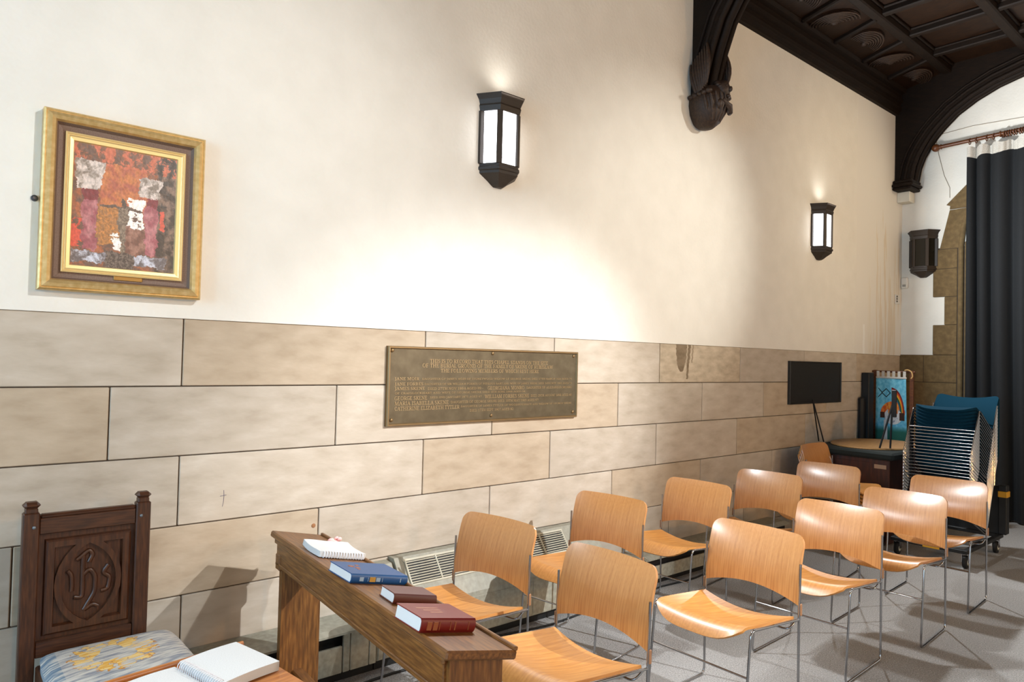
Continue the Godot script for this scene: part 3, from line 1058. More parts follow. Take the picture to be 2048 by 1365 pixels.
func frame_ring(s: SurfaceTool, w: float, h: float, prof: Array) -> void:
	# prof: Vector2(inset from the outer edge, height from the wall); mitred at the corners
	var ring := func(p: Vector2) -> Array:
		return [Vector3(-w / 2 + p.x, -h / 2 + p.x, p.y), Vector3(w / 2 - p.x, -h / 2 + p.x, p.y), Vector3(w / 2 - p.x, h / 2 - p.x, p.y), Vector3(-w / 2 + p.x, h / 2 - p.x, p.y)]
	for i in prof.size() - 1:
		var a: Array = ring.call(prof[i])
		var b: Array = ring.call(prof[i + 1])
		var d: Vector2 = prof[i + 1] - prof[i]
		for k in 4:
			var out: Vector3 = (Vector3(0, -1, 0) if k == 0 else Vector3(1, 0, 0) if k == 1 else Vector3(0, 1, 0) if k == 2 else Vector3(-1, 0, 0))
			var o := out * d.y + Vector3(0, 0, d.x)
			quad(s, a[k], a[(k + 1) % 4], b[(k + 1) % 4], b[k], o)

func words(s: SurfaceTool, text: String, x0: float, x1: float, y: float, h: float, serif := true) -> void:
	var f := SystemFont.new()
	f.font_names = PackedStringArray(["Droid Serif" if serif else "Droid Sans"])
	var m := TextMesh.new()
	m.font = f
	m.text = text
	m.font_size = 32
	m.pixel_size = 0.01
	m.depth = 0.05
	m.curve_step = 3.0
	var b := m.get_aabb()
	var k := Vector3((x1 - x0) / b.size.x, h / b.size.y, 0.0035 / 0.05)
	var am := ArrayMesh.new()
	am.add_surface_from_arrays(Mesh.PRIMITIVE_TRIANGLES, m.surface_get_arrays(0))
	var c := b.get_center()
	s.append_from(am, 0, Transform3D(Basis.from_scale(k), Vector3((x0 + x1) / 2 - c.x * k.x, y - c.y * k.y, 0.0)))

func painting_image() -> Image:
	var w := 384
	var h := 512
	var im := Image.create(w, h, false, Image.FORMAT_RGB8)
	var n := FastNoiseLite.new()
	n.seed = 17
	n.frequency = 0.012
	n.fractal_octaves = 5
	var n2 := FastNoiseLite.new()
	n2.seed = 23
	n2.frequency = 0.05
	n2.fractal_octaves = 3
	for j in h:
		for i in w:
			var wx := i + 14.0 * n.get_noise_2d(i * 1.2, j * 1.2) + 5.0 * n2.get_noise_2d(i * 1.5, j * 1.5)
			var wy := j + 14.0 * n.get_noise_2d(j * 1.2 + 300, i * 1.2) + 5.0 * n2.get_noise_2d(j * 1.5 + 300, i * 1.5)
			var u := wx / w
			var v := wy / h
			var a := n.get_noise_2d(wx * 1.6, wy * 1.2)
			var b := n2.get_noise_2d(wx * 1.7, wy * 1.3)
			# ground: umber and burnt orange
			var c := Color(0.42, 0.30, 0.24).lerp(Color(0.72, 0.36, 0.18), clampf(0.45 + a * 1.1 + b * 0.4, 0, 1))
			if u > 0.80:
				c = Color(0.27, 0.21, 0.16).lerp(Color(0.52, 0.40, 0.32), clampf(0.4 + a * 2.0, 0, 1))
			if u > 0.26 and u < 0.70 and v > 0.14 and v < 0.50:
				c = Color(0.80, 0.44, 0.20).lerp(Color(0.70, 0.33, 0.22), clampf(0.5 + a * 1.3, 0, 1))
			if u > 0.24 and u < 0.45 and v > 0.5 and v < 0.80:
				c = Color(0.62, 0.40, 0.20).lerp(Color(0.80, 0.48, 0.18), clampf(0.4 + b * 1.6, 0, 1))
			if u > 0.48 and u < 0.70 and v > 0.62 and v < 0.86:
				c = Color(0.47, 0.29, 0.22).lerp(Color(0.62, 0.42, 0.34), clampf(0.4 + a * 2, 0, 1))
			# pale light behind the figure
			if u > 0.52 and u < 0.68 and v > 0.40 and v < 0.66 - (0.68 - u) * 0.2 and b * 0.4 + a > -0.22 - (0.66 - v):
				c = Color(0.93, 0.90, 0.86)
			if u > 0.36 and u < 0.45 and v > 0.70 and v < 0.84 and a + b * 0.4 > 0.0:
				c = Color(0.90, 0.88, 0.85)
			# vermilion accents
			if u < 0.10 and v > 0.62 and v < 0.84 and a > -0.2:
				c = Color(0.88, 0.28, 0.18)
			if u > 0.83 and u < 0.88 and v > 0.48 and v < 0.64:
				c = Color(0.86, 0.30, 0.20)
			if v < 0.16 and a + b * 0.4 > 0.05:
				c = Color(0.80, 0.38, 0.24)
			# two rose columns with pale capitals and blue-grey bases
			for q in [[0.10, 0.235], [0.69, 0.815]]:
				if u > q[0] and u < q[1] and v > 0.37 and v < 0.86:
					c = Color(0.62, 0.28, 0.31).lerp(Color(0.72, 0.42, 0.43), clampf(0.5 + a * 1.8, 0, 1))
					if v < 0.45:
						c = Color(0.52, 0.16, 0.17)
				if u > q[0] - 0.07 and u < q[1] + 0.06 - maxf(v - 0.2, 0) * 0.3 and v > (0.13 if q[0] < 0.5 else 0.21) and v < 0.37:
					c = Color(0.80, 0.74, 0.70).lerp(Color(0.50, 0.44, 0.38), clampf(0.35 + b * 0.5 + a * 1.6, 0, 1))
				if u > q[0] - 0.09 and u < q[1] + 0.1 and v > 0.87 and v < 0.96:
					c = Color(0.72, 0.74, 0.80).lerp(Color(0.40, 0.36, 0.36), clampf(0.45 + b * 0.5 + a * 1.8, 0, 1))
			if v > 0.86 and u > 0.32 and u < 0.60:
				c = Color(0.30, 0.24, 0.20).lerp(Color(0.45, 0.38, 0.33), clampf(0.5 + b * 2, 0, 1))
			# dim figure with spread arms
			var arm := 0.485 + 0.05 * absf(u - 0.47)
			if u > 0.27 and u < 0.68 and absf(v - arm) < 0.013:
				c = Color(0.40, 0.31, 0.25)
			if absf(u - 0.475) < 0.055 - 0.035 * clampf((v - 0.55) / 0.3, 0, 1) and v > 0.48 and v < 0.86:
				c = Color(0.42, 0.34, 0.27).lerp(Color(0.55, 0.47, 0.38), clampf(0.5 + b * 2, 0, 1))
			if Vector2((u - 0.475) / 0.026, (v - 0.445) / 0.036).length() < 1.0:
				c = Color(0.34, 0.28, 0.23)
			# bristle streaks
			var k := 1.06 + 0.16 * n2.get_noise_2d(i * 1.6, j * 0.9)
			var gr := (c.r + c.g + c.b) / 3.0
			c = c.lerp(Color(gr * 1.05, gr * 0.98, gr * 0.94), 0.24)
			im.set_pixel(i, j, Color(clampf(c.r * k, 0, 1), clampf(c.g * k, 0, 1), clampf(c.b * k, 0, 1)))
	return im

func build_wall_things() -> void:
	# framed painting
	var t := thing("framed_painting", "oil painting of two rose columns in a wide gilt frame", "painting", Vector3(0.6275, 2.0925, 0.0075))
	var W := 0.582
	var H := 0.690
	var s := st()
	frame_ring(s, W, H, [Vector2(0, 0), Vector2(0, 0.046), Vector2(0.006, 0.052), Vector2(0.010, 0.050), Vector2(0.014, 0.056), Vector2(0.026, 0.060), Vector2(0.038, 0.054), Vector2(0.044, 0.042)])
	obj("outer_moulding", s, MT.gold, t)
	s = st()
	frame_ring(s, W, H, [Vector2(0.044, 0.042), Vector2(0.052, 0.026), Vector2(0.066, 0.022), Vector2(0.074, 0.025)])
	obj("brown_cove", s, MT.frame_brown, t)
	s = st()
	frame_ring(s, W, H, [Vector2(0.074, 0.022), Vector2(0.074, 0.034), Vector2(0.079, 0.036), Vector2(0.082, 0.032), Vector2(0.086, 0.034), Vector2(0.090, 0.030), Vector2(0.102, 0.028), Vector2(0.107, 0.016)])
	obj("inner_slip", s, MT.gold_pale, t)
	s = st()
	var cw := W - 0.204
	var chh := H - 0.204
	s.set_smooth_group(-1)
	for q in [[0, 0], [1, 0], [1, 1], [0, 0], [1, 1], [0, 1]]:
		s.set_uv(Vector2(q[0], 1 - q[1]))
		s.add_vertex(Vector3((q[0] - 0.5) * cw, (q[1] - 0.5) * chh, 0.02))
	# wind it to face out
	var arr := s.commit_to_arrays()
	var vv: PackedVector3Array = arr[Mesh.ARRAY_VERTEX]
	var uu: PackedVector2Array = arr[Mesh.ARRAY_TEX_UV]
	s = st()
	for k in [0, 2, 1, 3, 5, 4]:
		s.set_uv(uu[k])
		s.add_vertex(vv[k])
	var pm := plain(Color.WHITE, 0.45)
	pm.albedo_texture = ImageTexture.create_from_image(painting_image())
	var cb := noise_tex(19, 0.05, 4, [[0.0, Color.BLACK], [1.0, Color.WHITE]], 256)
	pm.heightmap_enabled = true
	pm.heightmap_texture = cb
	pm.heightmap_scale = 0.08
	obj("canvas", s, pm, t)
	s = st()
	bx(s, -0.285 * 0.582 + 0.13, -0.285 * 0.582 + 0.235, -0.2885, -0.2695, 0.022, 0.028, 0.002)
	obj("nameplate", s, plain(Color(0.55, 0.42, 0.20), 0.4, 0.5), t)
	# hook bolt at its left edge
	t = thing("wall_bolt", "small dark bolt head in the plaster beside the gilt frame", "bolt", Vector3(0.322, 2.093, 0.007))
	s = st()
	lathe(s, [Vector2(0.012, 0.0), Vector2(0.012, 0.006), Vector2(0.006, 0.008), Vector2(0.006, 0.014), Vector2(0.0, 0.015)], 14, Transform3D(Basis(Vector3.RIGHT, PI / 2), Vector3.ZERO), false)
	obj("bolt_head", s, plain(Color(0.33, 0.33, 0.35), 0.4, 0.6), t)
	# spotlights, all out of view
	unseen_spot_can("unseen black spotlight can placed to light the bronze tablet, behind the viewer", Vector3(4.6, 4.3, 5.6), Vector3(2.68, 0.90, 0.42))
	unseen_spot_can("unseen black spotlight can placed to light the painting, behind the viewer", Vector3(2.9, 4.4, 5.2), Vector3(0.8, 1.75, 0.0))
	unseen_spot_can("unseen black spotlight can placed to light the plaster by the roof bracket, behind the viewer", Vector3(7.0, 4.4, 5.2), Vector3(4.1, 2.35, 0.0))
	unseen_spot_can("added black spotlight can, fill light for the corner plaster, behind the viewer", Vector3(8.0, 4.4, 5.0), Vector3(7.1, 3.05, 0.0))
	# sconces
	for k in 3:  # rear lanterns out of view, placed to warm the room
		sconce("unseen lit lantern placed to warm the room from behind the viewer, %s from the altar end" % ["first", "second", "third"][k], true, Vector3(0.0 + 3.2 * k, 2.528, 7.199), PI, 5.0, Color(1.0, 0.75, 0.44))
	sconce("lit bronze lantern on the plaster between the painting and the carved bracket", true, Vector3(2.571, 2.528, 0.007), 0.0)
	sconce("lit bronze lantern above the smaller dark tablet near the corner", true, Vector3(6.520, 2.535, 0.007), 0.0)
	sconce("lit bronze lantern beyond the painting, out past the altar end", true, Vector3(-1.38, 2.528, 0.007), 0.0)
	sconce("unlit dark lantern on the end wall beside the stone arch", false, Vector3(XE - 0.001, 2.535, 0.235), -PI / 2)
	# bronze memorial tablet
	t = thing("memorial_tablet", "wide bronze memorial tablet with raised lettering above the convector", "plaque", Vector3(2.567, 1.370, 0.0))
	s = st()
	bx(s, -0.70, 0.70, -0.209, 0.209, 0.0, 0.016, 0.002)
	obj("plate", s, MT.bronze, t)
	s = st()
	frame_ring(s, 1.404, 0.420, [Vector2(0, 0), Vector2(0, 0.020), Vector2(0.004, 0.026), Vector2(0.010, 0.026), Vector2(0.014, 0.016)])
	obj("rim", s, MT.bronze_rim, t)
	for p in [[1.89, 1.557], [2.561, 1.556], [3.231, 1.553], [3.232, 1.195], [2.560, 1.195], [1.895, 1.193]]:
		s = st()
		ball(s, Vector3(p[0] - 2.567, p[1] - 1.370, 0.016), Vector3(0.011, 0.011, 0.009), 12, 8)
		obj("screw", s, MT.bronze_rim, t)
	var B := 0.0205
	var S := 0.0135
	var lines := [
		[["THIS IS TO RECORD THAT THIS CHAPEL STANDS ON THE SITE", 2.125, 3.004, B]],
		[["OF THE BURIAL GROUND OF THE FAMILY OF SKENE OF RUBISLAW", 2.079, 3.048, B]],
		[["THE FOLLOWING MEMBERS OF WHICH REST HERE", 2.198, 2.929, B]],
		[["JANE MOIR", 1.908, 2.060, B], ["DAUGHTER OF JAMES MOIR OF STONEYWOOD WIDOW OF GEORGE SKENE DIED 27TH MARCH 1820 AGED 78", 2.078, 3.218, S]],
		[["JANE FORBES", 1.909, 2.086, B], ["DAUGHTER OF SIR WILLIAM FORBES OF PITSLIGO BART AND WIFE OF JAMES SKENE DIED 24TH NOV 1862 AGED 75", 2.094, 3.219, S]],
		[["JAMES SKENE", 1.909, 2.097, B], ["DIED 27TH NOV 1864 AGED 89 -", 2.115, 2.497, S], ["GEORGIANA MONRO", 2.530, 2.812, B], ["DAUGHTER OF ALEXANDER MONRO", 2.831, 3.220, S]],
		[["OF CRAIGLOCKHART AND WIFE OF GEORGE SKENE DIED 4TH JUNE 1868 AGED 58", 1.912, 2.820, S]],
		[["GEORGE SKENE", 1.911, 2.113, B], ["DIED 2ND JANUARY 1875 AGED 67", 2.132, 2.487, S], ["WILLIAM FORBES SKENE", 2.509, 2.852, B], ["DIED 29TH AUGUST 1892 AGED 83", 2.867, 3.221, S]],
		[["MARIA ISABELLA SKENE", 1.912, 2.255, B], ["DAUGHTER OF GEORGE SKENE DIED 10TH MAY 1903 AGED 67", 2.270, 2.930, S]],
		[["CATHERINE ELIZABETH TYTLER", 1.913, 2.331, B], ["DAUGHTER OF JAMES TYTLER OF WOODHOUSELEE AND WIDOW OF GEORGE SKENE", 2.340, 3.220, S]],
		[["DIED 17TH SEPT 1907 AGED 82", 2.403, 2.730, S]]]
	var ys := [1.505, 1.480, 1.453, 1.406, 1.378, 1.354, 1.330, 1.305, 1.278, 1.251, 1.228]
	for i in lines.size():
		s = st()
		for q in lines[i]:
			words(s, q[0], q[1] - 2.567, q[2] - 2.567, ys[i] - 1.370, q[3])
		var o := MeshInstance3D.new()
		o.mesh = s.commit()
		o.material_override = MT.bronze_letter
		o.name = "inscription_line"
		t.add_child(o, true)
		o.position.z = 0.0168
	# smaller dark tablet
	t = thing("memorial_tablet", "smaller nearly black tablet above the corner table", "plaque", Vector3(6.503, 1.370, 0.0))
	s = st()
	bx(s, -0.503, 0.503, -0.194, 0.194, 0.0, 0.02, 0.003)
	obj("plate", s, MT.dark_bronze, t)
	s = st()
	frame_ring(s, 1.012, 0.394, [Vector2(0, 0), Vector2(0, 0.022), Vector2(0.004, 0.027), Vector2(0.010, 0.027), Vector2(0.013, 0.02)])
	obj("rim", s, MT.dark_bronze, t)
	for k in 9:
		s = st()
		bx(s, -0.43 + 0.03 * (k % 3), 0.43 - 0.04 * ((k + 1) % 3), 0.135 - k * 0.034, 0.141 - k * 0.034, 0.02, 0.0215)
		obj("worn_line", s, MT.dark_bronze, t)

# ------------------------------------------------------------------ chairs
func chair_seat(thick: float, pad: float) -> SurfaceTool:
	var s := st()
	var f := func(u: float, v: float) -> Vector3:
		var w := v * 2 - 1
		var xf := -0.462 + 0.045 * pow(absf(w), 4.0)      # front edge, rounded at the corners
		var xr := -0.022 - 0.012 * (1 - w * w)
		var x := lerpf(xf, xr, u)
		var rail := lerpf(0.452, 0.415, clampf((x + 0.39) / 0.39, 0, 1))
		var q := clampf((-0.385 - x) / 0.077, 0, 1)
		var drop := 0.062 * q * q
		var dip := 0.036 * (1 - w * w) * sin(PI * clampf((x + 0.46) / 0.50, 0, 1)) 
		var rear := 0.016 * pow(clampf(u, 0, 1), 3) * (1 - w * w)
		return Vector3(x, rail - drop - dip - rear + pad, w * (0.228 - 0.012 * pow(1 - u, 6)))
	sheet(s, f, 22, 14, thick, Vector3.UP)
	return s

func chair_back(thick: float, sag := 0.0) -> SurfaceTool:
	var s := st()
	var f := func(u: float, v: float) -> Vector3:
		var w := sin((u * 2 - 1) * PI / 2)
		var y0 := 0.468 + 0.042 * (1 - w * w)
		var r := 0.045
		var k := clampf((absf(w) * 0.236 - (0.236 - r)) / r, 0, 1)
		var yt := 0.762 - sag * (1 - w * w) - r * (1 - sqrt(maxf(1 - k * k, 0.0)))
		var y := lerpf(y0, yt, v)
		var vv := (y - 0.47) / 0.29
		return Vector3(0.004 + 0.006 * (1 - w * w) + 0.084 * vv * vv * (1 - 0.30 * w * w), y, w * 0.236)
	sheet(s, f, 28, 14, thick, Vector3(-1, 0, 0))
	return s

func side_loop(z: float, r: float) -> SurfaceTool:
	var s := st()
	var pts := rounded([Vector3(0.008, 0.648, z), Vector3(0.0, 0.42, z), Vector3(0.0, 0.006, z), Vector3(-0.44, 0.006, z), Vector3(-0.392, 0.446, z), Vector3(-0.004, 0.408, z)], 0.032, 4)
	tube(s, pts, r, 8)
	return s

var chair_protos := {}

func make_chair(kind: String, label: String, group: String) -> Node3D:
	if chair_protos.has(kind):
		var src: Node3D = chair_protos[kind]
		var c: Node3D = src.duplicate()
		c.name = numbered("plywood_chair" if kind == "ply" else "upholstered_chair")
		add_child(c)
		tag(c, label, "chair", group)
		return c
	var t := thing("plywood_chair" if kind == "ply" else "upholstered_chair", label, "chair", Vector3.ZERO, 0.0, group)
	var ply := kind == "ply"
	obj("seat", chair_seat(0.011 if ply else 0.022, 0.0 if ply else 0.004), MT.ply_seat if ply else MT.blue_cloth, t)
	obj("backrest", chair_back(0.011 if ply else 0.020, 0.0 if ply else 0.03), MT.ply_back if ply else MT.blue_cloth, t)
	for z in [-0.240, 0.240]:
		var sf := obj("side_frame", side_loop(z, 0.0056), MT.chrome, t)
		var s := st()
		bx(s, -0.004, 0.010, 0.425, 0.478, z + signf(z) * 0.004, z + signf(z) * 0.011, 0.003)
		obj("link_clip", s, MT.clip if ply else MT.chrome, sf)
	var s := st()
	tube(s, [Vector3(-0.412, 0.262, -0.240), Vector3(-0.412, 0.262, 0.240)], 0.0045, 8)
	obj("front_stretcher", s, MT.chrome, t)
	s = st()
	tube(s, rounded([Vector3(-0.02, 0.412, -0.240), Vector3(-0.06, 0.372, -0.225), Vector3(-0.06, 0.372, 0.225), Vector3(-0.02, 0.412, 0.240)], 0.03), 0.0045, 8)
	obj("seat_rod", s, MT.chrome, t)
	chair_protos[kind] = t
	return t

func put_chair(x: float, z: float, deg: float, label: String, group: String) -> void:
	var c := make_chair("ply", label, group)
	c.position = Vector3(x, 0, z)
	c.rotation.y = deg_to_rad(deg)

func build_chairs() -> void:
	var g1 := "plywood chairs in the row out on the carpet"
	put_chair(2.075, 1.330, 0.0, "plywood chair facing the book desk, first of the outer row", g1)
	put_chair(3.005, 1.425, 0.0, "second plywood chair of the outer row, its whole seat in view", g1)
	put_chair(3.875, 1.420, 2.0, "third plywood chair from the book desk in the outer row", g1)
	put_chair(4.636, 1.475, 3.0, "fourth plywood chair from the book desk in the outer row", g1)
	put_chair(5.455, 1.455, 3.0, "farthest plywood chair of the outer row, before the chair dolly", g1)
	var g2 := "plywood chairs in the row along the heater"
	put_chair(2.090, 0.620, 8.0, "plywood chair before the convector grille, first of the inner row", g2)
	put_chair(2.975, 0.545, 8.0, "second plywood chair of the inner row, by the convector's far end", g2)
	put_chair(3.825, 0.535, 3.0, "third plywood chair from the desk in the row along the wall", g2)
	put_chair(4.595, 0.600, 6.0, "fourth plywood chair from the desk in the row along the wall", g2)
	put_chair(5.395, 0.645, 7.0, "farthest plywood chair of the inner row, before the corner table", g2)
	# four stacked against the wall before the corner table, facing the room
	for k in 4:
		var c := make_chair("ply", "plywood chair in the small stack before the corner table, %s one" % ["lowest", "second lowest", "third lowest", "topmost"][k], "plywood chairs stacked against the wall")
		c.position = Vector3(6.04 + k * 0.004, 0.026 * k, 0.265 + 0.006 * k)
		c.rotation.y = deg_to_rad(90)
	# tall stack of upholstered chairs on the dolly, leaning back
	var th := deg_to_rad(-24)
	for k in 18:
		var c := make_chair("blue", "blue padded chrome chair on the dolly, %s in the tall stack" % ORD[17 - (17 - k)], "blue chairs stacked on the dolly")
		c.transform = Transform3D(Basis(Vector3(0, 0, 1), th), Vector3(6.61, 0.640 - 0.0265 * k, 1.135))
	dolly()

func dolly() -> void:
	var t := thing("chair_dolly", "black wheeled dolly with yellow tape under the stacked blue chairs", "dolly")
	var s := st()
	for z in [0.86, 1.37]:
		bx(s, 6.12, 7.02, 0.12, 0.15, z - 0.02, z + 0.02, 0.004)
	for x in [6.14, 6.58, 7.0]:
		bx(s, x - 0.02, x + 0.02, 0.12, 0.149, 0.86, 1.37, 0.004)
	obj("base_frame", s, MT.black, t)
	s = st()
	box(s, Vector3(7.03, 0.34, 1.115), Vector3(0.03, 0.42, 0.50), 0.004)
	bx(s, 6.98, 7.06, 0.15, 0.56, 1.36, 1.42, 0.006)
	bx(s, 6.98, 7.06, 0.15, 0.56, 0.81, 0.87, 0.006)
	obj("back_board", s, MT.black, t)
	s = st()
	bx(s, 6.976, 7.064, 0.46, 0.51, 1.357, 1.424, 0.004)
	obj("tape", s, MT.yellow_tape, t)
	s = st()
	bx(s, 6.117, 6.16, 0.118, 0.153, 1.08, 1.2, 0.002)
	obj("tape", s, MT.yellow_tape, t)
	for x in [6.19, 6.93]:
		for z in [0.87, 1.36]:
			s = st()
			lathe(s, [Vector2(0, -0.016), Vector2(0.035, -0.016), Vector2(0.048, -0.013), Vector2(0.05, -0.006), Vector2(0.05, 0.006), Vector2(0.048, 0.013), Vector2(0.035, 0.016), Vector2(0, 0.016)], 20, Transform3D(Basis(Vector3.RIGHT, PI / 2), Vector3(x, 0.05, z)))
			var wh := obj("wheel", s, MT.rubber, t)
			s = st()
			lathe(s, [Vector2(0, 0.0165), Vector2(0.024, 0.0165), Vector2(0.024, 0.019), Vector2(0, 0.02)], 16, Transform3D(Basis(Vector3.RIGHT, PI / 2), Vector3(x, 0.05, z)))
			obj("hub", s, MT.heater_light, wh)
			s = st()
			for d in [-0.022, 0.022]:
				bx(s, x - 0.018, x + 0.018, 0.05, 0.118, z + d - 0.002, z + d + 0.002)
			bx(s, x - 0.02, x + 0.02, 0.108, 0.12, z - 0.024, z + 0.024)
			obj("caster_fork", s, MT.chrome, t)

# ------------------------------------------------------------------ book desk and what lies on it
const DESK_AT := Vector3(1.230, 0, 1.005)
const DESK_TURN := -0.0775
const SLOPE := -0.214      # the top falls towards +x

func desk_top_y(lx: float) -> float:
	return 0.7505 + SLOPE * lx

func build_desk() -> void:
	var t := thing("book_desk", "long narrow oak book desk with sloping top and books on it", "desk", DESK_AT, DESK_TURN)
	var tilt := Basis(Vector3(0, 0, 1), atan(SLOPE))
	var s := st()
	box(s, Vector3(0, desk_top_y(0) - 0.0125, 0), Vector3(0.232, 0.025, 1.46), 0.005, tilt)
	obj("top", s, MT.oak_z, t)
	# book ledge on the low edge
	s = st()
	box(s, Vector3(0.112, desk_top_y(0.112) + 0.004, 0), Vector3(0.014, 0.012, 1.455), 0.003, tilt)
	obj("book_ledge", s, MT.oak_z, t)
	# deep moulded apron on the high side
	s = st()
	bx(s, -0.098, -0.078, 0.630, 0.758, -0.69, 0.69, 0.003)
	bx(s, -0.106, -0.094, 0.725, 0.748, -0.70, 0.70, 0.005)
	bx(s, -0.103, -0.094, 0.640, 0.652, -0.69, 0.69, 0.003)
	obj("apron", s, MT.oak_z, t)
	s = st()
	bx(s, 0.070, 0.090, 0.630, 0.715, -0.69, 0.69, 0.003)
	obj("apron", s, MT.oak_z, t)
	# end panels with shaped heads
	for z in [-0.660, 0.690]:
		s = st()
		prism(s, [Vector2(-0.088, 0.0), Vector2(0.080, 0.0), Vector2(0.080, desk_top_y(0.08) - 0.03), Vector2(-0.088, desk_top_y(-0.088) - 0.03)], 0.035, Transform3D(Basis(), Vector3(0, 0, z - 0.0175)))
		obj("end_panel", s, MT.oak_y, t)
		s = st()
		if z < 0:
			bx(s, -0.103, 0.100, 0.620, 0.69, z - 0.03, z + 0.02, 0.006)
			obj("cleat", s, MT.oak_x, t)
		s = st()
		bx(s, -0.14, 0.13, 0.0, 0.06, z - 0.035, z + 0.035, 0.012)
		obj("foot", s, MT.oak_x, t)
	s = st()
	bx(s, -0.035, 0.015, 0.13, 0.20, -0.68, 0.70, 0.006)
	obj("stretcher", s, MT.oak_z, t)
	# books
	book("bible", "thick red bible at the near end of the desk, pages towards the painting", Vector3(-0.030, 0, 0.515), 0.05, Vector3(0.186, 0.040, 0.140), MT.red_cover, 1)
	book("prayer_book", "small brown book between the red and blue bibles on the desk", Vector3(0.012, 0, 0.272), -0.02, Vector3(0.152, 0.032, 0.098), MT.brown_cover, 0)
	book("bible", "blue bible with gilt emblem on its spine, on the desk", Vector3(-0.005, 0, 0.005), 0.06, Vector3(0.220, 0.032, 0.165), MT.blue_cover, 2)
	open_booklet()
	# small pink toy
	var p := thing("pink_toy", "tiny soft pink toy behind the white booklet on the desk", "toy", DESK_AT, DESK_TURN)
	var q := Vector3(0.070, desk_top_y(0.07) + 0.012, -0.495)
	s = st()
	ball(s, q, Vector3(0.026, 0.014, 0.018), 14, 10)
	ball(s, q + Vector3(-0.010, 0.010, 0.004), Vector3(0.016, 0.014, 0.014), 12, 8)
	obj("body", s, MT.pink, p)
	for d in [-0.008, 0.008]:
		s = st()
		ball(s, q + Vector3(0.022 + d * 0.4, 0.016, d), Vector3(0.010, 0.009, 0.007), 10, 6)
		obj("ear", s, MT.pink, p)

func book(called: String, label: String, lp: Vector3, turn: float, size: Vector3, cover: Material, marks: int) -> void:
	# local book axes: x along the spine, y up, +z spine side; lies on the slope of the desk
	var dz := Basis(Vector3.UP, DESK_TURN)
	var bs := dz * Basis(Vector3(0, 0, 1), atan(SLOPE)) * Basis(Vector3.UP, turn)
	var at := DESK_AT + dz * Vector3(lp.x, desk_top_y(lp.x) + 0.0006, lp.z)
	var t := thing(called, label, "book")
	t.transform = Transform3D(bs, at)
	var L := size.x
	var th := size.y
	var W := size.z
	var s := st()
	bx(s, -L / 2, L / 2, 0, 0.003, -W / 2, W / 2, 0.001)
	obj("back_board", s, cover, t)
	s = st()
	bx(s, -L / 2, L / 2, th - 0.003, th, -W / 2, W / 2, 0.001)
	obj("front_board", s, cover, t)
	# rounded spine
	s = st()
	var poly := []
	for k in 9:
		var a := -PI / 2 + PI * k / 8.0
		poly.append(Vector2(W / 2 - 0.004 + 0.010 * cos(a), th / 2 + th / 2 * sin(a)))
	for k in 9:
		var a := PI / 2 - PI * k / 8.0
		poly.append(Vector2(W / 2 - 0.007 + 0.010 * cos(a), th / 2 + (th / 2 - 0.003) * sin(a)))
	prism(s, poly, L, Transform3D(Basis(Vector3(0, 0, 1), Vector3(0, 1, 0), Vector3(-1, 0, 0)), Vector3(L / 2, 0, 0)), true)
	obj("spine", s, cover, t)
	s = st()
	bx(s, -L / 2 + 0.003, L / 2 - 0.003, 0.003, th - 0.003, -W / 2 + 0.004, W / 2 - 0.004)
	obj("pages", s, MT.paper, t)
	var zs := W / 2 + 0.0062
	if marks == 2:
		s = st()
		bx(s, -L * 0.185, -L * 0.085, th * 0.26, th * 0.74, zs - 0.003, zs + 0.0004)
		obj("spine_emblem", s, MT.gilt, t)
		for q in [[-0.36, -0.29], [-0.072, 0.0], [0.36, 0.375], [-0.215, -0.208], [0.035, 0.042]]:
			s = st()
			bx(s, L * q[0], L * q[1], th * 0.30, th * 0.70, zs - 0.003, zs + 0.0003)
			obj("spine_gilding", s, plain(Color(0.55, 0.62, 0.68), 0.4), t)
		s = st()
		for q in [[-0.06, -0.02, 0.012], [-0.045, 0.0, 0.010], [-0.03, -0.035, 0.008], [-0.05, 0.02, 0.006]]:
			lathe(s, [Vector2(q[2], 0.0), Vector2(q[2], 0.0004), Vector2(0, 0.0005)], 10, Transform3D(Basis(), Vector3(q[0], th, q[1])))
		obj("cover_emblem", s, MT.gilt_dull, t)
	elif marks == 1:
		for q in [[-0.40, -0.32], [-0.29, -0.21], [-0.18, -0.17], [0.02, 0.03], [0.10, 0.12], [0.36, 0.37]]:
			s = st()
			bx(s, L * q[0], L * q[1], th * 0.22, th * 0.78, zs - 0.003, zs + 0.0003)
			obj("spine_gilding", s, MT.gilt_dull, t)
		s = st()
		for q in 3:
			bx(s, -0.055 + q * 0.012, 0.02 - q * 0.004, th, th + 0.0003, -0.028 + q * 0.02, -0.018 + q * 0.02)
		obj("cover_gilding", s, MT.gilt_dull, t)

func coil(s: SurfaceTool, a: Vector3, b: Vector3, up: Vector3, n: int, r: float, wire: float) -> void:
	var side := (b - a).normalized().cross(up).normalized()
	for i in n:
		var c := a.lerp(b, (i + 0.5) / n)
		var pts := []
		for k in 12:
			var g := TAU * k / 12
			pts.append(c + (up * sin(g) + side * cos(g)) * r)
		tube(s, pts, wire, 5, true)

